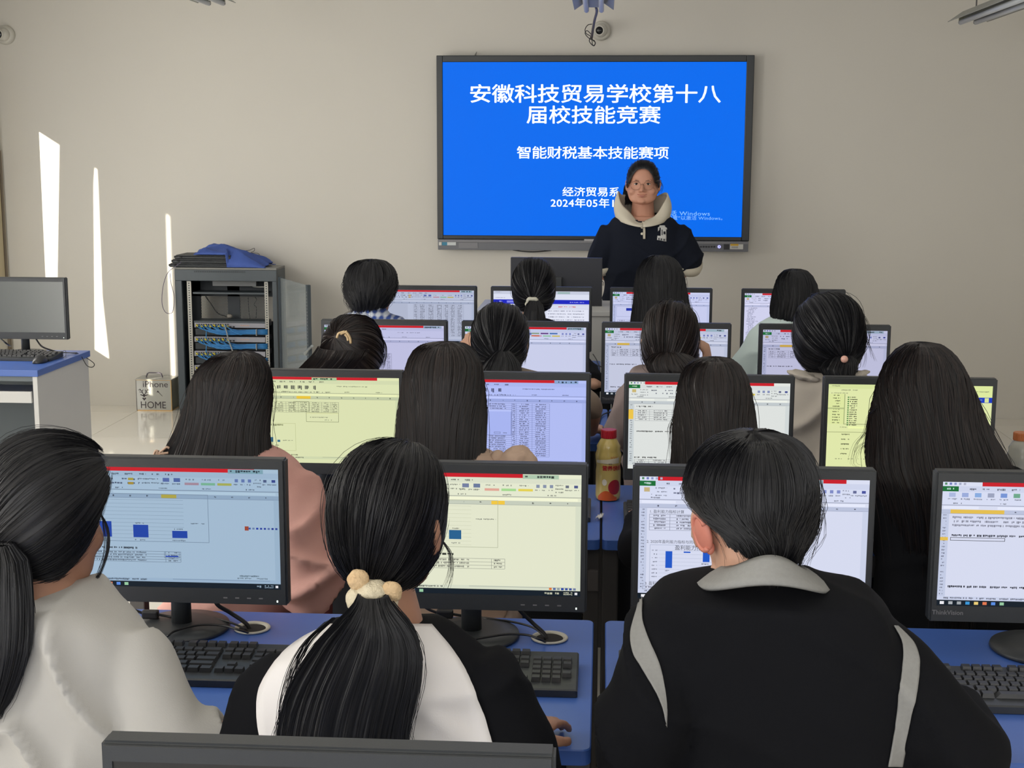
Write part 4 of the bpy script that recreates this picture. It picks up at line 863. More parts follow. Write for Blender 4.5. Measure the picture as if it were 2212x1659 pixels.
skinm = mat('skin', (196, 152, 128), .55, noise=.08, nscale=25, bump=.05, bscale=300)
skind = mat('skin_tan', (176, 130, 106), .55, noise=.08, nscale=25, bump=.05, bscale=300)
hairm = mat('black_hair', (14, 15, 19), .44, island=(28, 28, 32), spec=.36)
hairb = mat('brown_black_hair', (16, 17, 20), .44, island=(44, 35, 33), spec=.36)
lipm = mat('lips', (160, 92, 86), .45); eyew = mat('eye_white', (225, 222, 215), .2); eyeb = mat('eye_iris', (26, 18, 16), .15)
def fab(name, rgb, **k): return mat(name, rgb, .92, spec=.15, noise=k.pop('noise', .07), nscale=k.pop('nscale', 10), bump=k.pop('bump', .25)*.35, bscale=k.pop('bscale', 420), **k)
def sm(a): return a*a*(3-2*a)
def head_parts(C, Rm, s=1.0, full=1.0, lowf=1.0):
    tb = [(-.121, .018*full, .070, .045), (-.112, .034*full**1.5, .082, .030), (-.095, .046*full**1.6, .089, .005), (-.07, .057*full**1.2, .087, -.030), (-.04, .066*full, .086, -.060), (-.01, .0705, .088, -.080), (.02, .0735, .087, -.092), (.05, .0735, .082, -.095), (.08, .066, .067, -.086), (.1, .051, .046, -.066), (.114, .03, .02, -.04), (.119, .01, -.002, -.018)]
    ts = np.linspace(-.121, .119, 22); A = np.array(tb); rings = []
    for t in ts:
        w, f, b = (np.interp(t, A[:, 0], A[:, i]) for i in (1, 2, 3)); cy = (f+b)/2; ry = (f-b)/2
        rings.append([(x*s, y*s, z*s) for x, y, z in ell((0, cy, t), w, ry, 28, 2.25)])
    P = [loft(rings)]
    P.append(limb([(0, .078*s, .012*s), (0, .092*s, -.012*s), (0, .101*s, -.032*s)], [.008*s, .010*s, .0125*s], 10, 3))
    for sx in (-1, 1):
        P.append(ellipsoid((sx*.013*s, .090*s, -.036*s), (.008*s, .009*s, .007*s)))
        P.append(ellipsoid((sx*.030*s, .079*s, .022*s), (.020*s, .008*s, .006*s)))
        P.append(ellipsoid((sx*.038*s*full, .066*s, -.04*s), (.022*s, .018*s, .024*s)))
        P.append(ellipsoid((sx*.080*s, -.010*s, -.012*s), (.009*s, .020*s, .034*s), rotz(-sx*.45)@roty(-sx*.14)))
        P.append(ellipsoid((sx*.088*s, -.020*s, .0*s), (.005*s, .013*s, .025*s), rotz(-sx*.5)))
    P.append(ellipsoid((0, .089*s, -.066*s), (.023*s, .009*s, .0075*s))); P.append(ellipsoid((0, .084*s, -.101*s), (.02*s, .012*s, .014*s)))
    return [([tuple(np.array(C)+Rm@np.array([v[0], v[1], v[2]*(lowf if v[2] < 0 else 1)])) for v in V], F) for V, F in P]
def hand_parts(wr, d, up, side, curl=.5, spread=.12, s=1.0, cl=None):
    wr = np.array(wr, float); d = np.array(d, float); d /= np.linalg.norm(d); up = np.array(up, float); up -= d*(up@d); up /= np.linalg.norm(up); w = np.cross(d, up)*side
    P = [tube([wr-d*.02, wr+d*.005, wr+d*.03*s, wr+d*.065*s, wr+d*.085*s], [.022, .024*s, .034*s, .040*s, .036*s], 14, up=up, rb=[.017, .015*s, .015*s, .0135*s, .009*s])]
    for k, (off, L, r) in enumerate(((-.030, .066, .0088), (-.010, .075, .0092), (.010, .070, .009), (.029, .056, .008))):
        b = wr+d*(.078-.006*(k == 3)-.003*(k == 0))*s+w*off*s; a = (cl[k] if cl else curl); fd = d+w*off*spread*20*.4; fd /= np.linalg.norm(fd); pts = [b-fd*.012, b]; rr = [r, r]
        for j, f in enumerate((.45, .32, .25)):
            ang = a*(.55+.45*j); c_, s_ = math.cos(ang), math.sin(ang); nd = fd*c_-up*s_; pts.append(pts[-1]+nd*L*f*s); rr.append(r*(1-.08*(j+1)))
        P.append(limb(pts, [q*s for q in rr], 10, 3))
    tb = wr+d*.022*s-w*.026*s-up*.004; t1 = tb+(d*.55-w*.75-up*.25)*.036*s; t2 = t1+(d*.85-w*.3-up*.25)*.03*s
    P.append(limb([wr+d*.012*s-w*.010*s, tb, t1, t2], [.014*s, .0125*s, .0105*s, .0085*s], 10, 3))
    return P
def mesh_strands(paths, r0, r1=None):
    V = []; F = []; tri = np.array([0, 2*PI/3, 4*PI/3])
    for P in paths:
        n = len(P); T = np.gradient(P, axis=0); T /= np.linalg.norm(T, axis=1)[:, None]+1e-9
        a = np.cross(T, [.31, .9, .2]); a /= np.linalg.norm(a, axis=1)[:, None]+1e-9; b = np.cross(T, a); k = len(V)
        rr = np.linspace(r0, r0 if r1 is None else r1, n)*np.where(np.arange(n) == n-1, .25, 1)
        ring = P[:, None, :]+rr[:, None, None]*(a[:, None, :]*np.cos(tri)[None, :, None]+b[:, None, :]*np.sin(tri)[None, :, None])
        V.extend(ring.reshape(-1, 3).tolist())
        for i in range(n-1):
            for j in range(3): F.append((k+i*3+j, k+i*3+(j+1) % 3, k+(i+1)*3+(j+1) % 3, k+(i+1)*3+j))
    return V, F
def groove(th, t, rs, amp):
    g = 0
    for k, (f, a) in enumerate(((7, 1), (17, .8), (37, .6), (71, .4))): g = g+a*np.sin(f*th+rs[k]+.8*np.sin(3*t+rs[k+4]))
    return amp*g/2
def hair_sheet(name, parent, m, S, A, nz=46, nt=150, amp=.0025, strands=260, r=.0008, jag=.02, fly=12, thick=.012, tip=.35, closetop=True):
    """S: rows (z, cx, cy, rx, ry) from the crown down; A: half angle of the sheet measured from the back, per row."""
    S = np.array(S, float); A = np.array(A, float); rs = RNG.uniform(0, 6, 8); n = len(S)
    NS = 120; D_ = np.array([[np.interp(q, range(n), S[:, i]) for i in range(5)] for q in np.linspace(0, n-1, NS+1)]); AA = np.interp(np.linspace(0, n-1, NS+1), range(n), A)
    ker = np.hanning(25); ker /= ker.sum(); SS = D_.copy()
    for i in (1, 2, 3, 4):
        q = np.convolve(np.concatenate([np.full(12, D_[0, i]) if i < 3 else 2*D_[0, i]-D_[12:0:-1, i], D_[:, i], 2*D_[-1, i]-D_[-2:-14:-1, i]]), ker, 'valid'); w_ = np.clip(np.arange(NS+1)/30, 0, 1); SS[:, i] = q*w_+D_[:, i]*(1-w_)
    AA = np.convolve(np.concatenate([np.full(8, AA[0]), AA, np.full(8, AA[-1])]), np.ones(17)/17, 'valid')
    def row(t): 
        x = t*NS; i0 = min(int(x), NS-1); f_ = x-i0; return SS[i0]*(1-f_)+SS[i0+1]*f_, AA[i0]*(1-f_)+AA[i0+1]*f_
    V = []; F = []
    for i in range(nz+1):
        t = (i/nz)**1.0; s_, a = row(t)
        for j in range(nt+1):
            u = -1+2*j/nt; th = u*a; zz = s_[0]
            if i == nz: zz -= jag*(.5+.5*math.sin(th*23+rs[0])*math.sin(th*9+rs[1]))
            g = groove(th, t*3, rs, amp)*min(1, i/4)
            V.append((s_[1]+(s_[3]+g)*math.sin(th), s_[2]-(s_[4]+g)*math.cos(th), zz))
    for i in range(nz):
        for j in range(nt): k = i*(nt+1)+j; F.append((k, k+nt+1, k+nt+2, k+1))
    o = newobj(name, V, F, m, parent, True); sd = o.modifiers.new('t', 'SOLIDIFY'); sd.thickness = thick; sd.offset = -1
    paths = []
    for k in range(strands):
        u = RNG.uniform(-1, 1); t0 = RNG.uniform(0, .25) if k % 3 else 0; t1 = 1+RNG.uniform(0, .04); off = RNG.uniform(.0002, .0035); dr = RNG.normal(0, .05); ts = np.linspace(t0, t1, 15); P = []
        wild = k < fly
        for q in ts:
            s_, a = row(min(q, 1)); th = u*a+dr*(q-t0)*(1 if not wild else 4)/max(a, 1)*1.2; g = groove(th, min(q, 1)*3, rs, amp)*min(1, q*nz/4)
            o_ = off+(.012*(q-t0)**1.2*abs(math.sin(k))*(1+math.sin(7*q+k)) if wild else 0)
            P.append((s_[1]+(s_[3]+g+o_)*math.sin(th), s_[2]-(s_[4]+g+o_)*math.cos(th), s_[0]-max(0, q-1)*1.2))
        paths.append(np.array(P))
    V, F = mesh_strands(paths, r, r*tip); st = newobj('hair_strands', V, F, m, o); st['kind'] = 'stuff'
    return o
def hair_cap(name, parent, m, C, R, Rm, pole, nape=-.62, front=.42, amp=.0018, strands=260, r=.0008, p=2.3, fly=10, ends=0, lift=.0, temple=.2, hz=.72, sidey=-.15, sidez=-.42, face=None):
    """hair combed over an ellipsoidal skull towards a tie (or from a crown) at direction 'pole' (head frame)."""
    C = np.array(C, float); R = np.array(R, float); pole = np.array(pole, float); pole /= np.linalg.norm(pole); rs = RNG.uniform(0, 6, 8)
    e1 = np.cross(pole, [0, 1, .01]); e1 /= np.linalg.norm(e1); e2 = np.cross(pole, e1)
    def D(al, ph): return pole*math.cos(al)+(e1*math.cos(ph)+e2*math.sin(ph))*math.sin(al)
    def ok(d): 
        y, z = d[1], d[2]
        if face: return not (y > .05 and (d[0]/face[0])**2+((z-face[1])/face[2])**2 < 1) and z > -.45 and not (z < -.1 and y > -.05)
        if y > front and z < hz: return False
        if y > sidey and z < sidez: return False
        if z < nape+.5*max(0, y): return False
        if y > temple and z < -.05: return False
        return True
    def lim(ph):
        al = .05
        while al < 3.0 and ok(D(al, ph)): al += .04
        return al
    nph = 150; na = 30; lims = np.array([lim(2*PI*j/nph) for j in range(nph)]); k5 = np.ones(9)/9; lims = np.convolve(np.concatenate([lims[-4:], lims, lims[:4]]), k5, 'valid')
    def S(d, off=0):
        q = (abs(d[0])**p+abs(d[1])**p+abs(d[2])**p)**(-1/p); return C+Rm@(d*q*R*(1+off/.1))
    V = [tuple(S(pole))]; F = []
    for i in range(1, na+1):
        for j in range(nph):
            ph = 2*PI*j/nph; al = lims[j]*i/na; g = groove(ph, i/na*2, rs, amp)*min(1, i/4)*(1.0)
            if i == na: g -= .006
            V.append(tuple(S(D(al, ph), g)))
    for j in range(nph): F.append((0, 1+j, 1+(j+1) % nph))
    for i in range(na-1):
        for j in range(nph): a = 1+i*nph; F.append((a+j, a+nph+j, a+nph+(j+1) % nph, a+(j+1) % nph))
    o = newobj(name, V, F, m, parent, True); bm = bmesh.new(); bm.from_mesh(o.data); bmesh.ops.recalc_face_normals(bm, faces=bm.faces[:]); bm.to_mesh(o.data); bm.free()
    paths = []
    for k in range(strands):
        ph = RNG.uniform(0, 2*PI); L = np.interp(ph, np.linspace(0, 2*PI, nph+1)[:-1], lims, period=2*PI); off = RNG.uniform(.0003, .0028); w = k < fly; P = []
        for q in np.linspace(RNG.uniform(.02, .3), 1+ends*RNG.uniform(.2, 1), 14):
            ph2 = ph+.03*math.sin(q*5+k); g = groove(ph2, q*2, rs, amp); o_ = off+(.009*math.sin(PI*min(q, 1))*abs(math.sin(k*1.7)) if w else 0)+(max(0, q-1)*.12*lift)
            P.append(S(D(L*min(q, 1.25), ph2), g+o_))
        paths.append(np.array(P))
    V, F = mesh_strands(paths, r, r*.5); st = newobj('hair_strands', V, F, m, o); st['kind'] = 'stuff'
    return o
def lock(parent, m, pts, n, r, wid, Y_, name='loose_lock'):
    """a few loose hairs following pixel points on the plane Y_"""
    base = spline([tuple(at(x, y, Y_)) for x, y in pts], 16); paths = []
    for k in range(n):
        o1, o2 = RNG.uniform(-wid, wid, 2); ph = RNG.uniform(0, 6); t = np.linspace(0, 1, 16)
        P = base+np.outer(.3+t, [o1, o2*1.5, 0])+np.outer(np.sin(t*4+ph)*t, [wid*.6, 0, 0]); L = int(RNG.integers(11, 17)); paths.append(P[:L])
    V, F = mesh_strands(paths, r, r*.4); o = newobj(name, V, F, m, parent); o['kind'] = 'stuff'; return o
def rowsZ(px, Y_, ry, dy=None, ex=0):
    """pixel silhouette rows (py, xL, xR) -> (z, cx, cy, rx, ry) on the plane Y_"""
    out = []
    for k, (py, a, b) in enumerate(px):
        L, R_ = at(a, py, Y_), at(b, py, Y_); out.append([(L[2]+R_[2])/2, (L[0]+R_[0])/2, Y_+(dy[k] if dy is not None else 0), (R_[0]-L[0])/2+ex, ry[k] if not np.isscalar(ry) else ry])
    return out
def eyes(parent, C, Rm, s=1.0):
    for sx in (-1, 1):
        e = newobj('eye', *ellipsoid(tuple(C+Rm@(np.array([sx*.031, .0775, .004])*s)), (.0125*s, .008*s, .0042*s), None, 16, 10), eyew, parent, True)
        newobj('iris', *ellipsoid(tuple(C+Rm@(np.array([sx*.031, .0835, .004])*s)), (.0055*s, .0035*s, .0043*s), None, 12, 8), eyeb, e, True)
        newobj('eyebrow', *tube([tuple(C+Rm@(np.array([sx*x, y, z])*s)) for x, y, z in ((.016, .087, .021), (.032, .087, .025), (.048, .077, .022))], [.0006, .0017, .0006], 6), mat('eyebrow_hair', (70, 52, 46), .7), parent, True)
        newobj('upper_eyelid', *tube([tuple(C+Rm@(np.array([sx*x, y, z])*s)) for x, y, z in ((.018, .0825, .005), (.031, .0865, .0105), (.044, .0775, .006))], [.0015, .0018, .0012], 6), eyeb, parent, True)
    newobj('lips', *join([tube([tuple(C+Rm@(np.array([x, y, z])*s)) for x, y, z in ((-.029, .080, -.0455), (-.014, .0925, -.0525), (0, .0955, -.0545), (.014, .0925, -.0525), (.029, .080, -.0455))], [.0008, .0022, .0024, .0022, .0008], 8),
                          tube([tuple(C+Rm@(np.array([x, y, z])*s)) for x, y, z in ((-.025, .083, -.049), (-.012, .0925, -.057), (0, .0945, -.0595), (.012, .0925, -.057), (.025, .083, -.049))], [.0008, .0026, .0032, .0026, .0008], 8)]), lipm, parent, True)
shoem = mat('shoe_white', (190, 188, 184), .6); stoolm = mat('stool_seat', (60, 64, 72), .6)
def person(label, Yh, hc, hs=1.0, yaw=0, tilt=0, torso=None, Yt=None, lean=.1, depth=.105, shirt=None, arms=None, voxel=.009, skin=None, pants=(50, 52, 60), sleeve=.95, loose=.016, disp=.012, dscale=.07, mouse_side=True, seat=True, neck_w=.05, full=1.0, shirt_name='shirt', hem=.48, faceyaw=0, vox_shirt=None, roll=0, stool='a seated student', fold=1.1, lowf=1.0):
    skin = skin or skinm; C = at(hc[0], hc[1], Yh); Rm = rotz(yaw)@rotx(tilt)@roty(roll); Yt = Yt if Yt is not None else Yh-.03
    rows = rowsZ(torso, Yt, depth); n = len(rows); zt, zb = rows[0][0], rows[-1][0]
    for r_ in rows: r_[2] = Yt-lean*max(0, (zt-r_[0]))/.5
    if rows[-1][0] > .62: rows.append([.60, rows[-1][1], rows[-1][2]-.02, min(rows[-1][3], .19), depth*1.0]); 
    if rows[-1][0] > hem+.03: rows.append([hem, rows[-1][1], rows[-1][2], rows[-1][3]*1.0, depth*1.1])
    for k, r_ in enumerate(rows):                       # keep the neck opening slim, front to back
        if k == 0: r_[4] = min(r_[4], r_[3]*.95)
        elif k == 1: r_[4] = min(r_[4], depth*.8)
    base = thing('person', label, 'person', (rows[-1][1], rows[-1][2], 0), 'seated students' if seat else None)
    # skin body
    zs = np.array([r_[0] for r_ in rows][::-1]); RR = np.array(rows)[::-1]
    def tor(z): return [float(np.interp(z, zs, RR[:, i])) for i in (1, 2, 3, 4)]
    rings = []
    for z in np.linspace(zt-.015, rows[-1][0]+.02, 12):
        cx, cy, rx, ry = tor(z); rings.append(ell((cx, cy, z), max(.03, rx-loose-.012), max(.03, ry-loose-.012), 26, 2.4))
    P = head_parts(C, Rm, hs, full, lowf)+[loft(rings)]
    nb = np.array([rows[0][1], rows[0][2]+.005, zt-.03]); P.append(limb([C+Rm@np.array([0, -.03, -.04])*hs, C+Rm@np.array([0, -.022, -.10])*hs, nb, nb-np.array([0, .01, .06])], [neck_w*.98, neck_w*.95, neck_w*1.1, neck_w*1.3], 18, 4))
    zsh = rows[min(3, n-1)][0]; SP = []
    for k, a in enumerate(arms):
        side = -1 if k == 0 else 1
        if a is None: continue
        pts = [np.array(q, float) for q in a['p']]
        ins = np.array([-side*.03, 0, -.015]); pts[0] = pts[0]+ins
        rr = a.get('r', [.046, .038, .026]); cv = .74 if a.get('sleeve', sleeve) > .7 else 1; P.append(limb(pts, [rr[0]*.62, (rr[0]+rr[1])/2*cv, rr[1]*cv, ((rr[1]+rr[2])/2+.002)*cv, rr[2]*(cv+1)/2], 16, 6))
        if a.get('hand', True):
            hd = np.array(a.get('d', pts[-1]-pts[-2])); P += hand_parts(pts[-1], hd, a.get('up', (0, 0, 1)), a.get('hs', -side), a.get('curl', .45), cl=a.get('cl'), s=a.get('size', .95))
        f = a.get('sleeve', sleeve); L = spline(pts, 25); m_ = max(3, int(24*f)+1); L = L[:m_]; w = a.get('w', loose); t = np.linspace(0, f, m_)
        rad = np.interp(t, [0, .5, 1], [rr[0], rr[1], rr[2]])+w*np.interp(t, [0, .1, 1], [.6, 1, a.get('wend', 1)]); SP.append(tube(np.vstack([L[0]-(L[1]-L[0])*.5, L]), np.concatenate([[rad[0]*.6], rad]), 20))
    if seat:
        bx, by = rows[-1][1], rows[-1][2]; legs = []
        for sx in (-1, 1):
            q = [(bx+sx*.085, by+.02, .53), (bx+sx*.10, by+.22, .55), (bx+sx*.10, by+.42, .53), (bx+sx*.10, by+.42, .30), (bx+sx*.10, by+.38, .09)]
            legs.append(limb(q, [.085, .075, .06, .052, .04], 14, 4)); P.append(limb([(bx+sx*.10, by+.38, .16), (bx+sx*.10, by+.38, .05), (bx+sx*.10, by+.48, .03)], [.03, .03, .025], 10, 3))
            newobj('shoe', *limb([(bx+sx*.10, by+.35, .042), (bx+sx*.10, by+.42, .045), (bx+sx*.105, by+.52, .035)], [.04, .045, .036], 14, 4), shoem, base, True)
            P.append(limb(q[:3], [.07, .06, .045], 12, 3))
        remesh('trousers', legs+[loft([ell((bx, by, z), .165, .12, 20, 2.5) for z in (.47, .52, .58, .62)])], .014, mat('cloth_%d_%d_%d' % pants, pants, .9, bump=.2, bscale=300), base, 2)
    body = remesh('body', P, voxel, skin, base, 2)
    srings = [ell((r_[1], r_[2], r_[0]), r_[3], r_[4], 34, 2.5) for r_ in rows]
    rr2 = []; 
    for z in np.linspace(rows[0][0], rows[-1][0], 26): cx, cy, rx, ry = tor(z); rr2.append(ell((cx, cy, z), rx, ry, 34, 2.5))
    sh = remesh(shirt_name, [loft(rr2)]+SP, vox_shirt or voxel*1.15, shirt, base, 4, disp*.35, .16); folds(sh, rows[0][1], rows[0][0], disp*fold, 1.0, hc[0] % 7)
    if seat:
        bx, by = rows[-1][1], rows[-1][2]
        st = thing('stool', 'dark square stool under '+stool, 'stool', (bx, by, 0), 'stools under the seated students')
        if True:
            bbox('seat', (bx-.16, bx+.16, by-.13, by+.15, .415, .445), stoolm, st, .006)
            for sx in (-1, 1):
                for sy in (-1, 1): newobj('leg', *tube([(bx+sx*.14, by+.01+sy*.12, .414), (bx+sx*.15, by+.01+sy*.13, 0)], .012, 8), steel, st)
    return base, C, Rm, body, sh, rows
def patch(name, parent, m, shobj, left, right, nu=14, nv=30, off=.0025, thick=.002):
    """cloth panel sewn on a garment: the panel's outline is followed over the garment's own surface"""
    me = shobj.data; bv = BVHTree.FromPolygons([v.co for v in me.vertices], [p.vertices for p in me.polygons])
    Lc = spline([(x, y, 0) for x, y in left], nv+1); Rc = spline([(x, y, 0) for x, y in right], nv+1); V = []; ok = []
    for i in range(nv+1):
        for j in range(nu+1):
            q = Lc[i]+(Rc[i]-Lc[i])*j/nu; d = Vector(ray(q[0], q[1])).normalized(); h = bv.ray_cast(Vector(CAMP), d)
            if h[0] is None: V.append(None); continue
            V.append(tuple(h[0]+h[1].normalized()*off*(1 if h[1].dot(d) < 0 else -1)))
    idx = {}; VV = []; F = []
    for k, v in enumerate(V):
        if v is not None: idx[k] = len(VV); VV.append(v)
    for i in range(nv):
        for j in range(nu):
            a = i*(nu+1)+j; q = (a, a+1, a+nu+2, a+nu+1)
            if all(k in idx for k in q) and max((Vector(VV[idx[q[0]]])-Vector(VV[idx[q[2]]])).length, 0) < .12: F.append(tuple(idx[k] for k in q))
    o = newobj(name, VV, F, m, parent, True); s_ = o.modifiers.new('t', 'SOLIDIFY'); s_.thickness = thick; s_.offset = 0; return o
def autoarm(rows, hx, Ym, side, zh=.785, hand=(.14, -.17), **k):
    """shoulder, elbow, wrist of an arm resting at the keyboard"""
    i = min(3, len(rows)-1); r_ = rows[i]; sh = np.array([r_[1]+side*(r_[3]-.035), r_[2], r_[0]-.02]); wr = np.array([hx+side*hand[0], Ym+hand[1]-.10, zh]); mid = (sh+wr)/2+np.array([side*.055, -.05, -.085])
    d = dict(p=[tuple(sh), tuple(mid), tuple(wr)], d=(-side*.25, 1, -.05)); d.update(k); return d
def torso_rows(torso, Yt, depth=.105, lean=.1):
    rows = rowsZ(torso, Yt, depth); zt = rows[0][0]
    for r_ in rows: r_[2] = Yt-lean*max(0, (zt-r_[0]))/.5
    return rows
def tie(parent, C, Rm, dirn, rad, tube_r, m, name='hair_tie', R3=(.08, .1, .1)):
    d = np.array(dirn, float); d /= np.linalg.norm(d); c = np.array(C)+Rm@(d*np.array(R3)); n = Rm@d
    u = np.cross(n, [0, 0, 1.]); u /= np.linalg.norm(u); w = np.cross(n, u); P = [c+n*.004+(u*math.cos(a)+w*math.sin(a))*(rad+.0025*math.sin(a*5)) for a in np.linspace(0, 2*PI, 33)]
    return newobj(name, *tube(P, tube_r, 10), m, parent, True)
# ------------------------------------------------------------------ the people, one by one
PIv = PI
def strands_tail(parent, px, Y_, ry, m=None, dy=None, n=260, r=.0008, amp=.003, jag=.05, fly=14, name='ponytail', nz=40, tip=.3):
    S = rowsZ(px, Y_, ry, dy); return hair_sheet(name, parent, m or hairm, S, [PI]*len(S), nz, 110, amp, n, r, jag, fly, .006, tip)
YA, YB_, YC, YD = 2.10, 3.25, 4.46, 5.80
# A1
T_ = [(1262, 48, 140), (1278, 15, 195), (1300, -40, 250), (1335, -85, 312), (1400, -110, 345), (1480, -120, 352), (1570, -120, 352), (1659, -120, 352)]
rw = torso_rows(T_, 2.07, .11, .08)
ra = dict(p=[tuple(at(305, 1372, 2.06)), tuple(at(372, 1585, 2.0)), tuple(onz(498, 1592, .79))], d=(.12, 1, -.05), r=[.052, .045, .03], w=.022, wend=.8, sleeve=.93)
la = autoarm(rw, at(103, 1112, YA)[0], Y['A'], -1)
A1, C, Rm, bo, sh, rows = person('person in a loose white shirt with a low side ponytail, at the lower left', YA, (103, 1112), .98, -.35, -.15, T_, 2.07, .08, .11, fab('white_cotton', (190, 188, 184), bump=.3), [la, ra], voxel=.0075, skin=skind, disp=.022, dscale=.09, stool='the person in the white shirt', fold=1.5)
hair_cap('hair', A1, hairm, C+np.array([0, 0, .012]), (.094, .116, .122), Rm, (-.62, -.62, -.62), nape=-1.1, strands=420, r=.0006, fly=22, amp=.0014)
strands_tail(A1, [(1175, -25, 25), (1205, -40, 52), (1250, -45, 66), (1310, -48, 75), (1380, -48, 78), (1440, -42, 62), (1490, -35, 42), (1525, -30, 18)], 1.97, [.015, .03, .035, .035, .034, .03, .024, .012], n=300, dy=[0, 0, -.01, -.02, -.03, -.035, -.04, -.045])
lock(A1, hairm, [(214, 1105), (232, 1140), (234, 1185), (218, 1235), (196, 1272), (188, 1290)], 26, .0006, .003, 2.13); lock(A1, hairm, [(222, 1120), (226, 1190), (205, 1250), (192, 1300)], 8, .0004, .006, 2.14)
newobj('wrist_band', *tube([tuple(np.array(onz(523, 1545, .79))+np.array([math.cos(a)*.024, math.sin(a)*.006, math.sin(a)*.02])) for a in np.linspace(0, 2*PI, 20)], .0018, 6), rubber, A1)
# A2
T_ = [(1338, 775, 912), (1352, 735, 945), (1374, 678, 1000), (1403, 625, 1042), (1440, 592, 1075), (1500, 572, 1092), (1570, 562, 1096), (1659, 560, 1096)]
rw = torso_rows(T_, 2.06, .105, .06)
ra = dict(p=[tuple(at(1050, 1432, 2.05)), tuple(at(1118, 1612, 2.02)), tuple(onz(1122, 1592, .775))], d=(.4, .9, .0), r=[.048, .043, .026], w=.026, wend=.8, curl=.55, sleeve=.93)
la = dict(p=[tuple(at(612, 1440, 2.05)), tuple(at(560, 1610, 2.02)), tuple(onz(640, 1560, .785))], d=(.3, 1, 0), r=[.048, .04, .027], w=.018, sleeve=.95)
blackf = fab('black_cotton', (19, 20, 24), noise=.15)
A2, C, Rm, bo, sh, rows = person('person in a black and white raglan shirt with a bear scrunchie on the ponytail', YA, (842, 1128), .97, -.3, -.05, T_, 2.06, .06, .105, blackf, [la, ra], voxel=.006, skin=skind, disp=.014, dscale=.09, vox_shirt=.0075, stool='the person with the bear scrunchie', fold=1.1)
patch('white_back_panel', A2, fab('white_panel_cotton', (243, 240, 240), bump=.3), sh, [(711, 1354), (654, 1383), (609, 1419), (573, 1468), (559, 1508), (558, 1566), (567, 1612), (575, 1655)], [(930, 1354), (970, 1401), (1001, 1445), (1020, 1480), (1035, 1515), (1050, 1553), (1066, 1612), (1072, 1655)], 26, 40, .0045)
hair_cap('hair', A2, hairm, C+np.array([0, 0, .010]), (.0885, .112, .118), Rm, (-.05, -.55, -.9), nape=-1.2, strands=460, r=.0006, fly=22, amp=.0014, sidez=-.55, sidey=-.05)
tc = at(803, 1284, 1.978)
fz = mat('cream_fleece', (232, 222, 196), .95, bump=1, bscale=160, rgb2=(200, 188, 160), nscale=60); fz2 = mat('tan_fleece', (205, 170, 128), .95, bump=1, bscale=160, rgb2=(225, 200, 160), nscale=60)
def fuzzy(c, r, k=1): 
    V, F = ellipsoid(c, r, None, 36, 24); c = np.array(c); V = np.array(V); n = V-c; q = 1+.045*np.sin(n[:, 0]*900)*np.sin(n[:, 1]*870+1)*np.sin(n[:, 2]*910+2)+.03*np.sin(n[:, 0]*330+n[:, 2]*280); return [tuple(v) for v in c+n*q[:, None]], F
sc = newobj('scrunchie', *join([fuzzy(tuple(tc+np.array([-.016, -.006, -.006])), (.022, .026, .022)), fuzzy(tuple(tc+np.array([.004, -.008, .004])), (.026, .028, .020)), fuzzy(tuple(tc+np.array([.022, -.002, -.012])), (.018, .026, .020))]), fz, A2, True)
newobj('bear_ear', *fuzzy(tuple(at(774, 1253, 1.968)), (.0165, .012, .0165)), fz2, sc, True); newobj('bear_ear', *fuzzy(tuple(at(845, 1279, 1.963)), (.0165, .012, .0165)), fz2, sc, True)
strands_tail(A2, [(1288, 775, 832), (1310, 768, 845), (1340, 735, 880), (1375, 700, 905), (1420, 668, 912), (1470, 640, 905), (1530, 622, 890), (1590, 615, 880), (1640, 615, 885), (1690, 625, 875)], 1.941, [.022, .026, .03, .03, .03, .028, .026, .024, .022, .02], dy=[0.01, 0, -.008, -.012, -.02, -.028, -.036, -.042, -.05, -.055], n=520, fly=60, r=.0007, amp=.004)
lock(A2, hairm, [(720, 1335), (670, 1380), (635, 1440), (615, 1510), (610, 1570), (622, 1612)], 30, .0006, .010, 1.945); lock(A2, hairm, [(880, 1350), (905, 1420), (885, 1480), (880, 1560), (900, 1612)], 26, .0006, .009, 1.945)
lock(A2, hairm, [(957, 1170), (972, 1195), (975, 1230), (968, 1262), (955, 1285)], 14, .0004, .005, 2.13)
# A3
T_ = [(1236, 1580, 1735), (1250, 1535, 1785), (1259, 1445, 1850), (1272, 1405, 1895), (1310, 1388, 1930), (1400, 1388, 1955), (1500, 1405, 1960), (1659, 1425, 1945)]
rw = torso_rows(T_, 2.07, .12, .06)
ra = dict(p=[tuple(at(1915, 1385, 2.06)), tuple(at(2082, 1628, 2.02)), tuple(onz(2060, 1520, .80))], d=(-.35, 1, .1), r=[.056, .048, .03], w=.024, wend=.8, sleeve=.97)
la = dict(p=[tuple(at(1418, 1330, 2.06)), tuple(at(1372, 1620, 1.98)), (rw[0][1]-.16, 2.36, .79)], d=(.2, 1, 0), r=[.054, .046, .03], w=.02, sleeve=.95)
A3, C, Rm, bo, sh, rows = person('person in a black polo with grey collar and grey shoulder stripes, short black hair', YA, (1624, 1118), 1.02, .06, -.05, T_, 2.07, .06, .12, blackf, [la, ra], voxel=.0075, disp=.016, dscale=.1, skin=skinm, neck_w=.058, stool='the person in the grey collar polo', fold=1.0)
S = rowsZ([(934, 1614, 1642), (939, 1580, 1690), (950, 1548, 1716), (970, 1518, 1740), (1000, 1496, 1757), (1040, 1482, 1766), (1075, 1482, 1767), (1100, 1498, 1765), (1122, 1530, 1762), (1145, 1552, 1754), (1168, 1566, 1738), (1186, 1578, 1722)], 2.10, [.012, .055, .08, .095, .108, .118, .121, .118, .108, .1, .09, .082], [.0, 0, 0, 0, 0, 0, 0, 0, -.006, -.01, -.012, -.012])
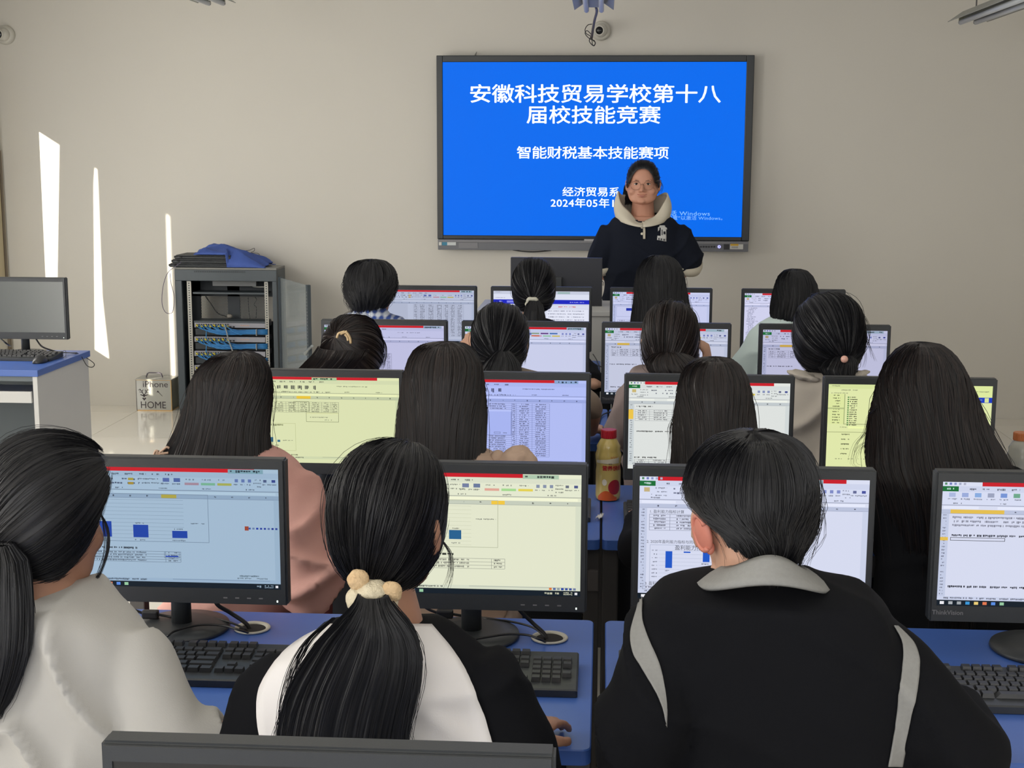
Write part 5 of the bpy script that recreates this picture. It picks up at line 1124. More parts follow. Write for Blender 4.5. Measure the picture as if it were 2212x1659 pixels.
hair_sheet('hair', A3, hairm, S, [PI]*6+[2.6, 1.9, 1.55, 1.4, 1.3, 1.25], 50, 170, .0034, 900, .0007, .012, 90, .02, .3)
grey = fab('grey_marl', (150, 150, 148), noise=.12, nscale=160)
Cr = rowsZ([(1160, 1588, 1728), (1168, 1570, 1744), (1180, 1552, 1760), (1192, 1538, 1772), (1203, 1526, 1784)], 2.068, [.062, .07, .08, .09, .1])
V = []; NR = 48
for r_ in Cr:
    for k in range(NR):
        t = 2*PI*k/NR; a, b_ = math.cos(t), math.sin(t); V.append((r_[1]-.006+r_[3]*1.1*a, r_[2]-.022+(r_[4]+.012)*b_, r_[0]-.036*a*a-.06*max(0, b_)))
F = [(i*NR+j, i*NR+(j+1) % NR, (i+1)*NR+(j+1) % NR, (i+1)*NR+j) for i in range(len(Cr)-1) for j in range(NR)]
earm = mat('reddened_ear', (206, 130, 112), .5, noise=.1, nscale=60); ec = at(1519, 1150, 2.062); er = roty(-.22)@rotz(.5)
ear = newobj('ear', *join([ellipsoid(tuple(ec), (.0085, .021, .031), er, 24, 16), tube([tuple(ec+er@np.array([-.004, .0175*math.cos(a), .0275*math.sin(a)])) for a in np.linspace(-2.2, 2.6, 26)], .0042, 8), ellipsoid(tuple(ec+er@np.array([.004, -.004, -.026])), (.007, .009, .010), None, 14, 10)]), earm, A3, True); ear['label'] = 'reddened ear'
col = newobj('collar', V, F, grey, A3, True); sd = col.modifiers.new('t', 'SOLIDIFY'); sd.thickness = .006; sd.offset = 1
patch('grey_stripe', A3, grey, sh, [(1400, 1268), (1388, 1283), (1376, 1321), (1362, 1368), (1366, 1410), (1386, 1446), (1417, 1500), (1436, 1551), (1439, 1568)], [(1404, 1268), (1392, 1285), (1389, 1321), (1392, 1349), (1405, 1387), (1421, 1425), (1431, 1462), (1437, 1509), (1440, 1568)], 8, 40, .003)
patch('grey_stripe', A3, grey, sh, [(1928, 1352), (1944, 1382), (1949, 1410), (1947, 1440), (1944, 1467), (1938, 1530), (1926, 1600), (1916, 1655)], [(1936, 1354), (1970, 1388), (1983, 1420), (1984, 1445), (1982, 1472), (1972, 1537), (1956, 1608), (1946, 1655)], 8, 40, .003)
# B1
def ry_long(n, top=(.012, .05, .075, .095, .108, .112), low=.112): return [top[i] if i < len(top) else low for i in range(n)]
T_ = [(955, 468, 555), (972, 430, 605), (990, 400, 640), (1020, 380, 665), (1070, 368, 672), (1150, 370, 668), (1240, 382, 656), (1330, 388, 650)]
rw = torso_rows(T_, 3.22, .105, .08)
ra = dict(p=[tuple(at(640, 1035, 3.2)), tuple(at(692, 1268, 3.12)), tuple(onz(760, 1105, .785))], d=(.1, 1, 0), r=[.05, .042, .028], w=.036, wend=1.15, sleeve=.52)
la = autoarm(rw, -.92, Y['B'], -1, sleeve=.5, w=.03)
pinkf = fab('pink_satin', (216, 170, 160), bump=.3, rgb2=(200, 150, 142), nscale=16)
B1, C, Rm, bo, sh, rows = person('person in a pink short sleeved shirt with long straight dark hair', YB_, (500, 880), 1.0, .05, -.05, T_, 3.22, .08, .105, pinkf, [la, ra], voxel=.010, disp=.03, dscale=.06, pants=(150, 84, 84), stool='the person in the pink shirt')
S = rowsZ([(760, 500, 530), (764, 478, 550), (774, 455, 565), (792, 433, 576), (815, 420, 582), (850, 410, 585), (885, 402, 583), (920, 392, 584), (960, 372, 592), (1000, 350, 602), (1045, 338, 604)], YB_, ry_long(11), [0, 0, 0, 0, 0, 0, -.008, -.018, -.03, -.042, -.052])
hair_sheet('hair', B1, hairb, S, [PI]*4+[2.7, 2.0, 1.75, 1.65, 1.6, 1.55, 1.5], 46, 150, .0022, 520, .0009, .03, 26, .012)
newobj('undersleeve', *limb([tuple(np.array(ra['p'][0])*.3+np.array(ra['p'][1])*.7), ra['p'][1], tuple(np.array(ra['p'][1])*.35+np.array(ra['p'][2])*.65)], [.05, .047, .036], 16, 6), fab('grey_undersleeve', (92, 98, 98)), B1, True)
bw_ = at(351, 978, 3.15); bowm = mat('bow_satin', (170, 140, 118), .4)
bow = thing('ribbon_bow', 'small beige brown ribbon bow at the end of the long hair', 'ribbon', bw_)
newobj('bow_loops', *join([tube(spline([tuple(at(x, y, 3.14)) for x, y in q], 16), .0028, 8) for q in ([(344, 978), (352, 972), (360, 966), (366, 968)], [(344, 980), (355, 979), (364, 978)], [(343, 975), (336, 974), (333, 984), (342, 990), (350, 984)])]+[ellipsoid(tuple(at(343, 986, 3.15)), (.014, .008, .012))]), bowm, bow, True)
# B2
T_ = [(958, 905, 1008), (970, 875, 1050), (982, 852, 1082), (1010, 840, 1096), (1060, 842, 1092), (1200, 848, 1088), (1340, 850, 1086)]
rw = torso_rows(T_, 3.22, .10, .06)
beige = fab('beige_dress_fabric', (204, 178, 158), bump=.3, rgb2=(178, 150, 134), nscale=14)
B2, C, Rm, bo, sh, rows = person('person in a beige puff sleeved dress with long straight black hair', YB_, (957, 862), 1.02, 0, -.05, T_, 3.22, .06, .10, beige, [autoarm(rw, at(957, 862, 3.25)[0], Y['B'], -1, sleeve=.45), autoarm(rw, at(957, 862, 3.25)[0], Y['B'], 1, sleeve=.45)], voxel=.010, disp=.02, dscale=.05, pants=(170, 150, 138), stool='the person in the puff sleeved dress')
for sx, q in ((-1, (822, 1006)), (1, (1118, 1004))):
    c = at(q[0], q[1], 3.2); remesh('puff_sleeve', [ellipsoid(tuple(c), (.047, .055, .044), None, 30, 20)], .006, beige, B2, 2, .016, .035)
    newobj('sleeve_frill', *ellipsoid(tuple(at(q[0]-sx*44, q[1]-14, 3.2)), (.018, .03, .02), roty(sx*.5)), beige, B2, True)
S = rowsZ([(739, 945, 980), (744, 915, 1005), (757, 897, 1022), (780, 884, 1034), (810, 874, 1041), (860, 866, 1047), (900, 862, 1049), (950, 861, 1050), (1000, 858, 1052), (1060, 860, 1050), (1120, 862, 1046)], YB_, ry_long(11), [0, 0, 0, 0, 0, -.005, -.015, -.03, -.045, -.055, -.06])
hair_sheet('hair', B2, hairb, S, [PI]*4+[2.7, 2.0, 1.75, 1.65, 1.6, 1.55, 1.5], 46, 150, .0026, 620, .0009, .03, 16, .012)
gl = at(862, 950, 3.38); tb = thing('faceted_tumbler', 'clear faceted tumbler half hidden beside the long straight hair', 'tumbler', (gl[0]+.012, 3.5, ZD))
zt_ = at(866, 926, 3.5)[2]
newobj('tumbler_wall', *lathe([(.001, .0), (.026, 0), (.03, .02), (.031, (zt_-ZD)*.5), (.033, (zt_-ZD)*.8), (.028, (zt_-ZD)*.97), (.024, (zt_-ZD)), (.001, (zt_-ZD))], 12, (at(882, 950, 3.5)[0], 3.5, ZD+.001)), mat('faceted_glass', (200, 205, 200), .12, metal=.7, bump=.8, bscale=120), tb)
# B3
T_ = [(990, 1492, 1590), (1005, 1455, 1632), (1025, 1432, 1660), (1080, 1425, 1668), (1200, 1430, 1662), (1340, 1432, 1660)]
rw = torso_rows(T_, 3.22, .10, .06); hx = at(1541, 896, 3.25)[0]
B3, C, Rm, bo, sh, rows = person('person with long straight brown-black hair and black top, right of the yellow bottle', YB_, (1541, 894), 1.0, 0, -.05, T_, 3.22, .06, .10, blackf, [autoarm(rw, hx, Y['B'], -1), autoarm(rw, hx, Y['B'], 1)], voxel=.011, stool='the long haired person right of the yellow bottle')
S = rowsZ([(772, 1530, 1562), (777, 1506, 1582), (790, 1485, 1598), (812, 1472, 1611), (840, 1465, 1618), (880, 1459, 1625), (920, 1455, 1630), (960, 1453, 1632), (1000, 1450, 1633), (1060, 1448, 1634)], YB_, ry_long(10), [0, 0, 0, 0, 0, -.005, -.02, -.035, -.05, -.06])
hair_sheet('hair', B3, hairb, S, [PI]*4+[2.7, 2.0, 1.75, 1.65, 1.6, 1.5], 46, 150, .0028, 520, .0009, .03, 20, .012)
lock(B3, hairb, [(1470, 840), (1460, 890), (1447, 920), (1446, 950), (1444, 1000)], 10, .0008, .005, 3.23); lock(B3, hairb, [(1622, 880), (1630, 920), (1640, 965)], 6, .0005, .006, 3.24)
# B4
T_ = [(950, 1955, 2055), (972, 1915, 2130), (995, 1888, 2175), (1030, 1882, 2210), (1100, 1886, 2225), (1200, 1888, 2228), (1360, 1888, 2230)]
rw = torso_rows(T_, 3.22, .12, .05); hx = at(1998, 862, 3.25)[0]
B4, C, Rm, bo, sh, rows = person('person dressed in black with very long loose black hair over the shoulders, at right', YB_, (1998, 866), 1.04, 0, -.05, T_, 3.22, .05, .12, fab('black_knit', (15, 16, 20), noise=.2), [autoarm(rw, hx, Y['B'], -1), dict(p=[tuple(at(2185, 1030, 3.2)), tuple(at(2275, 1180, 3.2)), (hx+.16, 3.5, .79)], r=[.05, .045, .03])], voxel=.011, stool='the person with very long loose black hair')
S = rowsZ([(740, 1978, 2008), (745, 1958, 2032), (762, 1935, 2058), (790, 1913, 2078), (830, 1899, 2096), (870, 1889, 2112), (910, 1880, 2128), (950, 1870, 2148), (990, 1860, 2172), (1030, 1874, 2180), (1120, 1895, 2172), (1250, 1905, 2150), (1350, 1915, 2130)], YB_, ry_long(13, (.012, .05, .078, .1, .114, .122), .125), [0, 0, 0, 0, 0, 0, -.01, -.02, -.035, -.05, -.055, -.06, -.065])
hair_sheet('hair', B4, hairb, S, [PI]*4+[2.7, 2.0, 1.75, 1.65, 1.6, 1.55, 1.5, 1.45, 1.4], 52, 160, .0034, 760, .0009, .05, 40, .012)
for q in ([(1895, 880), (1876, 900), (1868, 935), (1850, 960), (1843, 1000), (1856, 1008)], [(1890, 920), (1878, 950), (1858, 970), (1850, 1005)]): lock(B4, hairb, q, 9, .0005, .009, 3.22)
# C row
T_ = [(802, 725, 805), (815, 690, 838), (830, 672, 858), (870, 665, 868), (960, 668, 866), (1040, 670, 864)]
rw = torso_rows(T_, 4.43, .1, .06); hx = at(762, 768, YC)[0]
C1, C, Rm, bo, sh, rows = person('person with dark hair half up in a beige hair claw', YC, (762, 768), 1.0, -.1, -.05, T_, 4.43, .06, .1, fab('charcoal_cotton', (60, 62, 66)), [autoarm(rw, hx, Y['C'], -1), autoarm(rw, hx, Y['C'], 1)], voxel=.012, stool='the person with the beige hair claw')
hair_cap('hair', C1, hairb, C+np.array([0, 0, .012]), (.098, .115, .122), Rm, (-.28, -.8, .42), nape=-1.1, strands=380, r=.0009, fly=26, amp=.0018)
S = rowsZ([(748, 690, 812), (765, 680, 806), (785, 660, 790), (800, 642, 775), (825, 625, 760), (860, 620, 740)], 4.43, [.1, .1, .095, .09, .085, .08], [0, -.01, -.02, -.03, -.04, -.05])
hair_sheet('loose_hair', C1, hairb, S, [1.6, 1.5, 1.4, 1.4, 1.3, 1.2], 30, 110, .002, 260, .0009, .03, 20, .01)
clw = mat('claw_shell', (206, 182, 140), .3, rgb2=(170, 140, 100), nscale=60); cc = at(742, 722, 4.33)
newobj('hair_claw', *join([tube(spline([tuple(at(x, y, 4.335)) for x, y in q], 12), .004, 8) for q in ([(728, 730), (731, 721), (738, 718), (745, 716)], [(745, 716), (750, 720), (756, 730), (758, 742)], [(736, 722), (742, 719), (750, 716)], [(745, 722), (750, 728), (752, 736)])]), clw, C1, True)
lock(C1, hairm, [(815, 720), (830, 740), (833, 765), (828, 785), (822, 800)], 20, .0009, .006, 4.5)
T_ = [(793, 1052, 1118), (800, 1020, 1155), (810, 992, 1185), (835, 982, 1200), (900, 980, 1204), (1000, 982, 1202)]
rw = torso_rows(T_, 4.43, .1, .06); hx = at(1080, 740, YC)[0]
la = dict(p=[tuple(at(1000, 832, 4.43)), tuple(at(985, 900, 4.62)), tuple(at(1022, 806, 4.55))], d=at(1010, 742, 4.58)-at(1022, 806, 4.55), up=(-.3, -1, 0), r=[.045, .038, .027], sleeve=.55, curl=.35, hs=-1)
ra = dict(p=[tuple(at(1185, 832, 4.43)), tuple(at(1268, 868, 4.45)), tuple(onz(1276, 930, .775))], d=(.1, 1, 0), r=[.042, .034, .025], sleeve=.7, w=.010)
C2, C, Rm, bo, sh, rows = person('person with a low ponytail and taupe top, left hand raised to the cheek', YC, (1080, 742), 1.0, -.05, -.05, T_, 4.43, .06, .1, fab('taupe_cotton', (152, 138, 124)), [la, ra], voxel=.008, stool='the person in the taupe top')
hair_cap('hair', C2, hairm, C+np.array([0, 0, .012]), (.092, .112, .120), Rm, (.03, -.85, -.42), nape=-.8, strands=360, r=.0009, fly=22, amp=.0014)
strands_tail(C2, [(758, 1074, 1098), (768, 1062, 1108), (780, 1050, 1118), (795, 1040, 1124), (820, 1030, 1128), (870, 1035, 1120)], 4.335, [.02, .026, .03, .032, .032, .028], n=160, r=.0009, dy=[.01, 0, -.005, -.01, -.02, -.03])
lock(C2, hairm, [(1138, 755), (1134, 772), (1130, 790)], 10, .0008, .006, 4.5)
T_ = [(783, 1418, 1488), (790, 1388, 1520), (800, 1362, 1548), (822, 1350, 1566), (880, 1348, 1572), (1000, 1352, 1568)]
rw = torso_rows(T_, 4.43, .1, .06); hx = at(1448, 738, YC)[0]
la = dict(p=[tuple(at(1366, 828, 4.43)), tuple(at(1345, 930, 4.38)), tuple(onz(1338, 925, .785))], d=(.1, 1, 0), r=[.046, .04, .027], w=.02, sleeve=.9)
ra = dict(p=[tuple(at(1545, 828, 4.43)), tuple(at(1556, 890, 4.66)), tuple(at(1531, 790, 4.55))], d=at(1522, 735, 4.53)-at(1531, 790, 4.55), up=(1, -.4, .1), size=.84, r=[.045, .034, .022], sleeve=.6, cl=[1.25, 1.3, 1.35, 1.4], hs=1)
C3, C, Rm, bo, sh, rows = person('person in a mushroom brown top with messy low hair, right fist raised beside the face', YC, (1448, 742), 1.0, -.1, -.05, T_, 4.43, .06, .1, fab('mushroom_cotton', (134, 120, 118)), [la, ra], voxel=.008, stool='the person in the mushroom brown top')
hair_cap('hair', C3, hairb, C+np.array([0, 0, .012]), (.092, .114, .124), Rm, (-.1, -.7, -.72), nape=-1.15, sidez=-.6, strands=380, r=.0009, fly=26, amp=.0016)
strands_tail(C3, [(760, 1425, 1470), (770, 1408, 1492), (782, 1398, 1512), (796, 1400, 1524), (812, 1412, 1520), (832, 1428, 1508)], 4.355, [.02, .035, .045, .048, .045, .035], hairb, dy=[.01, 0, -.005, -.008, -.01, -.01], n=260, r=.001, amp=.005, jag=.02, fly=60, name='low_ponytail')
lock(C3, hairb, [(1412, 772), (1400, 777), (1386, 778)], 14, .0008, .005, 4.36); lock(C3, hairb, [(1500, 740), (1508, 765), (1510, 790)], 12, .0008, .004, 4.5)
T_ = [(800, 1745, 1840), (808, 1712, 1872), (818, 1688, 1900), (850, 1680, 1912), (930, 1682, 1912), (1010, 1684, 1910)]
rw = torso_rows(T_, 4.43, .115, .06); hx = at(1790, 725, YC)[0]
sandf = fab('sand_grey_cotton', (186, 178, 168), bump=.35)
C4, C, Rm, bo, sh, rows = person('person in a pale sand coloured top with dark hair tied by a pink bead', YC, (1790, 728), 1.12, .05, -.1, T_, 4.43, .06, .115, sandf, [autoarm(rw, hx, Y['C'], -1, w=.025), autoarm(rw, hx, Y['C'], 1, w=.025)], voxel=.011, disp=.03, dscale=.08, stool='the person with the pink bead hair tie')
hair_cap('hair', C4, hairm, C+np.array([0, 0, .006]), (.112, .125, .135), Rm, (.28, -.72, -.55), nape=-1.15, sidez=-.7, strands=420, r=.0009, fly=26, amp=.0016)
newobj('pink_bead', *ellipsoid(tuple(at(1824, 776, 4.305)), (.0115, .0115, .0115)), mat('pink_bead', (222, 172, 155), .25), C4, True)
strands_tail(C4, [(768, 1800, 1840), (780, 1782, 1850), (793, 1770, 1850), (806, 1778, 1846), (822, 1790, 1840), (850, 1800, 1835)], 4.345, [.02, .04, .05, .05, .04, .03], dy=[.012, 0, -.003, -.006, -.01, -.01], n=240, r=.001, amp=.004, jag=.02, fly=30, name='low_ponytail')
for q in ([(1862, 720), (1866, 745), (1868, 775), (1862, 800)], [(1866, 715), (1878, 750), (1888, 785)]): lock(C4, hairm, q, 7, .0006, .006, 4.48)
# hood folds
for k, (x0_, x1_) in enumerate(((1712, 1762), (1822, 1862))):
    c = at((x0_+x1_)/2, 812, 4.36); remesh('hood_fold', [ellipsoid(tuple(c), (.058, .045, .013), roty((-1)**k*.25), 30, 16)], .008, sandf, C4, 2, .02, .04)
# D row
def plaid():
    m = mat('blue_plaid', (90, 120, 175), .85); nt = m.node_tree; b = nt.nodes['Principled BSDF']; tc = nt.nodes.new('ShaderNodeTexCoord'); prev = None
    mx = nt.nodes.new('ShaderNodeMath'); mx.operation = 'ADD'
    for k, ax in enumerate('XZ'):
        w = nt.nodes.new('ShaderNodeTexWave'); w.bands_direction = ax; w.inputs['Scale'].default_value = 11; nt.links.new(tc.outputs['Object'], w.inputs[0]); nt.links.new(w.outputs['Fac'], mx.inputs[k])
    cr = nt.nodes.new('ShaderNodeValToRGB'); cr.color_ramp.elements[0].color = (*lin((50, 78, 150)), 1); cr.color_ramp.elements[1].color = (*lin((215, 222, 232)), 1); cr.color_ramp.elements[0].position = .25; cr.color_ramp.elements[1].position = .75
    m2 = nt.nodes.new('ShaderNodeMath'); m2.operation = 'MULTIPLY'; m2.inputs[1].default_value = .5; nt.links.new(mx.outputs[0], m2.inputs[0]); nt.links.new(m2.outputs[0], cr.inputs[0]); nt.links.new(cr.outputs[0], b.inputs['Base Color']); return m
pl = plaid()
T_ = [(672, 772, 830), (682, 742, 858), (694, 722, 880), (720, 712, 892), (800, 715, 890), (860, 715, 890)]
rw = torso_rows(T_, 5.77, .11, .06); hx = at(800, 632, YD)[0]
D1, C, Rm, bo, sh, rows = person('person with short black hair and a blue plaid collar shirt, far row', YD, (800, 630), 1.04, -.35, 0, T_, 5.77, .06, .11, pl, [autoarm(rw, hx, Y['D'], -1), autoarm(rw, hx, Y['D'], 1)], voxel=.011, skin=skind, neck_w=.056, stool='the person in the plaid shirt')
S = rowsZ([(560, 790, 812), (564, 772, 832), (574, 757, 845), (590, 748, 854), (610, 745, 857), (630, 746, 855), (645, 751, 849), (657, 758, 840), (668, 768, 826)], YD, [.012, .05, .078, .1, .115, .118, .108, .098, .086], [0, 0, 0, 0, 0, 0, -.008, -.012, -.014])
hair_sheet('hair', D1, hairm, S, [PI]*4+[2.7, 1.8, 1.5, 1.35, 1.25], 44, 140, .0055, 520, .0012, .018, 160, .016, .3)
Cr = rowsZ([(662, 777, 824), (668, 770, 830), (676, 764, 838), (686, 758, 846)], 5.77, [.06, .068, .078, .088]); V, F = loft([ell((r_[1], r_[2], r_[0]), r_[3], r_[4], 40, 2.2) for r_ in Cr], False)
col = newobj('collar', V, F, pl, D1, True); sd = col.modifiers.new('t', 'SOLIDIFY'); sd.thickness = .005
T_ = [(688, 1122, 1184), (695, 1098, 1208), (704, 1080, 1226), (730, 1075, 1232), (800, 1078, 1230), (850, 1078, 1230)]
rw = torso_rows(T_, 5.77, .1, .06); hx = at(1153, 624, YD)[0]
ra = dict(p=[tuple(at(1215, 725, 5.77)), tuple(at(1262, 800, 5.8)), tuple(onz(1284, 832, .775))], d=(0, 1, 0), r=[.044, .037, .026])
D2, C, Rm, bo, sh, rows = person('person with a smooth ponytail in a pale scrunchie and black top, in the far row', YD, (1153, 626), .98, 0, -.05, T_, 5.77, .06, .1, blackf, [autoarm(rw, hx, Y['D'], -1), ra], voxel=.011, stool='the person with the pale scrunchie')
hair_cap('hair', D2, hairm, C+np.array([0, 0, .012]), (.091, .112, .122), Rm, (.0, -.85, -.40), nape=-.75, strands=320, r=.001, fly=14, amp=.0014)
tie(D2, C, Rm, (0, -.85, -.42), .022, .0085, mat('pale_scrunchie', (196, 194, 180), .8, bump=.5, bscale=100), 'scrunchie', (.09, .108, .112))
strands_tail(D2, [(650, 1145, 1163), (658, 1139, 1169), (670, 1134, 1174), (690, 1131, 1178), (720, 1132, 1176)], 5.665, [.02, .026, .03, .03, .028], n=140, r=.001, dy=[.012, 0, -.005, -.01, -.02])
T_ = [(690, 1400, 1462), (698, 1376, 1490), (708, 1362, 1508), (740, 1358, 1512), (850, 1360, 1510)]
rw = torso_rows(T_, 5.77, .1, .06); hx = at(1425, 622, YD)[0]
D3, C, Rm, bo, sh, rows = person('person with long straight black hair seated in front of the standing person', YD, (1425, 622), 1.0, 0, -.05, T_, 5.77, .06, .1, fab('ink_cotton', (46, 48, 56)), [autoarm(rw, hx, Y['D'], -1), autoarm(rw, hx, Y['D'], 1)], voxel=.012, stool='the long haired person before the standing person')
S = rowsZ([(551, 1412, 1436), (555, 1400, 1450), (565, 1389, 1462), (580, 1379, 1471), (600, 1373, 1477), (625, 1370, 1481), (650, 1369, 1485), (675, 1365, 1492), (700, 1361, 1506), (730, 1360, 1510)], YD, ry_long(10), [0, 0, 0, 0, 0, -.005, -.02, -.03, -.04, -.05])
hair_sheet('hair', D3, hairm, S, [PI]*4+[2.7, 2.0, 1.75, 1.65, 1.6, 1.5], 44, 140, .003, 420, .0011, .03, 16, .012)
T_ = [(676, 1684, 1748), (686, 1662, 1772), (697, 1642, 1792), (715, 1632, 1802), (780, 1632, 1802), (850, 1634, 1800)]
rw = torso_rows(T_, 5.77, .11, .06); hx = at(1717, 652, YD)[0]
la = dict(p=[tuple(at(1650, 715, 5.77)), tuple(at(1604, 800, 5.8)), (at(1640, 700, 5.8)[0], 6.08, .79)], d=(.2, 1, 0), r=[.046, .042, .028], w=.032, wend=.8, sleeve=.9)
D4, C, Rm, bo, sh, rows = person('person in a pale mint shirt with shoulder length black hair, far row at right', YD, (1716, 652), 1.0, 0, -.05, T_, 5.77, .06, .11, fab('mint_cotton', (206, 222, 220), bump=.3), [la, autoarm(rw, hx, Y['D'], 1)], voxel=.010, disp=.03, dscale=.08, stool='the person in the pale mint shirt')
S = rowsZ([(581, 1706, 1728), (585, 1695, 1742), (597, 1683, 1754), (615, 1676, 1763), (638, 1670, 1768), (660, 1665, 1766), (678, 1662, 1756), (692, 1668, 1745)], YD, [.012, .05, .08, .1, .11, .11, .1, .085], [0, 0, 0, 0, -.005, -.01, -.02, -.03])
hair_sheet('hair', D4, hairm, S, [PI]*3+[2.8, 2.1, 1.8, 1.7, 1.6], 44, 140, .003, 380, .0011, .015, 14, .012)
# ------------------------------------------------------------------ the standing person
T_ = [(461, 1340, 1437), (468, 1326, 1452), (478, 1315, 1465), (494, 1308, 1472), (530, 1310, 1470), (570, 1308, 1474), (620, 1306, 1478), (680, 1304, 1480)]
YT = 7.95; rw = torso_rows(T_, YT, .14, 0); rw[-1][0]
la = dict(p=[tuple(at(1319, 492, YT)), tuple(at(1298, 572, YT+.01)), tuple(at(1345, 612, YT+.17))], d=(1, .1, -.1), r=[.066, .052, .032], w=.03, wend=1.2, sleeve=.50)
ra = dict(p=[tuple(at(1461, 492, YT)), tuple(at(1482, 570, YT+.01)), tuple(at(1425, 612, YT+.19))], d=(-1, .1, -.1), r=[.066, .052, .032], w=.03, wend=1.2, sleeve=.50)
navy = fab('navy_black_jersey', (27, 31, 42), noise=.1)
TT, C, Rm, bo, sh, rows = person('person standing with glasses and a dark top with cream hood collar, hands behind back', YT, (1389, 398), 1.07, PI-.08, -.03, T_, YT, 0, .14, navy, [la, ra], voxel=.0048, skin=mat('skin_warm', (200, 146, 122), .55, noise=.06, nscale=25), seat=False, neck_w=.064, full=1.26, lowf=.84, disp=.014, dscale=.12, vox_shirt=.009, hem=.62)
bx, by = rows[-1][1], YT
remesh('trousers', [limb([(bx+sx*.10, by, .70), (bx+sx*.105, by, .45), (bx+sx*.11, by+.01, .08)], [.115, .09, .06], 18, 5) for sx in (-1, 1)], .014, fab('dark_trousers', (40, 42, 50)), TT, 2)
for sx in (-1, 1): newobj('shoe', *limb([(bx+sx*.11, by+.07, .045), (bx+sx*.11, by-.02, .045), (bx+sx*.12, by-.13, .035)], [.042, .045, .038], 14, 4), shoem, TT, True)
eyes(TT, C, Rm, 1.07)
hair_cap('hair', TT, hairm, C+np.array([0, 0, .008]), (.0935, .110, .127), Rm, (0, -1, .05), nape=-.6, front=.34, strands=340, r=.0012, fly=30, amp=.0012, temple=.7, face=(.80, -.25, .93))
S = rowsZ([(400, 1350, 1362), (412, 1348, 1366), (424, 1347, 1368), (436, 1350, 1366)], YT+.08, [.02, .03, .03, .02]); hair_sheet('side_ponytail', TT, hairm, S, [PI]*4, 20, 60, .002, 120, .001, .02, 8, .004)
lock(TT, hairm, [(1418, 388), (1426, 392), (1431, 404), (1426, 418), (1436, 424)], 10, .0007, .01, YT+.02)
zv = at(1386, 470, YT)[2]; cxv = at(1387, 470, YT)[0]; bm = bmesh.new(); bm.from_mesh(sh.data)
bmesh.ops.delete(bm, geom=[v for v in bm.verts if v.co.y < YT-.01 and v.co.z > zv-.010+abs(v.co.x-cxv)*.12 and abs(v.co.x-cxv) < .135], context='VERTS'); bm.to_mesh(sh.data); bm.free()
gm = mat('glasses_wire', (150, 112, 96), .3, metal=.6); gp = []
def hp_(x, y, z): return tuple(C+Rm@(np.array([x, y, z])*1.07))
for sx in (-1, 1):
    gp.append(tube([hp_(sx*.033+.0255*math.cos(a), .099-abs(.033*0+.0255*math.cos(a)*sx+.0)*.12, -.002+.023*math.sin(a)) for a in np.linspace(0, 2*PI, 29)], .0011, 6)); gp.append(tube([hp_(sx*.0585, .094, .004), hp_(sx*.074, .06, .004), hp_(sx*.08, .0, -.0)], .0012, 6))
gp.append(tube([hp_(-.009, .1, .002), hp_(0, .103, .006), hp_(.009, .1, .002)], .0012, 6)); gl_ = newobj('glasses', *join(gp), gm, TT, True)
# hood collar
cream = fab('cream_jersey', (212, 204, 186), bump=.2); cx, cy = at(1388, 460, YT)[0], YT+.0; zc = at(1388, 460, YT)[2]; V = []; F = []; NT = 64; NV = 12
for j in range(NT+1):
    th = 2*PI*j/NT; fr = math.cos(th)        # th = 0 at the front (towards the camera)
    fr2 = max(0, fr); sd_ = abs(math.sin(th)); top = zc+.012+.085*(1-fr2**.8)**1.0+.02*sd_**6-.055*fr2**3; bot = zc-.035-.0*fr-.035*fr2**2
    r0x, r1x = .150, .105+.035*sd_**2
    for i in range(NV+1):
        v = i/NV; b = math.sin(PI*v)*.018; rx = r0x*(1-v)+r1x*v+b; ry = (.128*(1-v)+.098*v+b)+.035*fr2**.6*(1-.5*v); z = bot+(top-bot)*v
        V.append((cx+rx*math.sin(th), cy-ry*math.cos(th)-.018*(1-v), z+.006*math.sin(th*7)*v))
for j in range(NT):
    for i in range(NV): k = j*(NV+1)+i; F.append((k, k+NV+1, k+NV+2, k+1))
hd = newobj('hood_collar', V, F, cream, TT, True); s_ = hd.modifiers.new('t', 'SOLIDIFY'); s_.thickness = .008
patch('placket', TT, cream, sh, [(1383, 468), (1387, 480), (1389, 495), (1389, 516)], [(1387, 467), (1391, 480), (1394, 495), (1394, 516)], 4, 16, .004, .004)
for x, y in ((1386.5, 474), (1387, 491), (1387, 505)):
    d = Vector(ray(x, y)).normalized(); bv = BVHTree.FromPolygons([v.co for v in sh.data.vertices], [p.vertices for p in sh.data.polygons]); h = bv.ray_cast(Vector(CAMP), d)
    if h[0] is not None: newobj('button', *ellipsoid(tuple(h[0]-d*.006), (.0085, .005, .0075), None, 14, 8), mat('cream_button', (225, 218, 200), .35), TT, True)
prm = fab('print_white', (206, 206, 204)); prd = fab('print_dark', (40, 42, 50))
pr = [([(1421, 491), (1421, 500)], [(1425, 489), (1424, 497)]), ([(1424, 487), (1425, 492)], [(1436, 487), (1437, 491)]), ([(1427, 491), (1427, 517)], [(1439, 491), (1439, 519)]), ([(1420, 509), (1419, 518)], [(1439, 511), (1439, 522)]), ([(1432, 488), (1434, 494)], [(1440, 492), (1441, 496)])]
pz = [patch('chest_print', TT, prm, sh, a, b, 4, 6, .003, .001) for a, b in pr]
for a, b in (([(1429, 496), (1429, 508)], [(1430.5, 496), (1430.5, 508)]), ([(1433, 500), (1433, 506)], [(1437, 500), (1437, 506)]), ([(1422, 514), (1422, 518)], [(1424, 514), (1424, 518)]), ([(1427, 515), (1427, 519)], [(1429, 515), (1429, 519)]), ([(1433, 516), (1433, 520)], [(1435, 516), (1435, 520)])): patch('chest_print_detail', TT, prd, sh, a, b, 2, 3, .0045, .001)
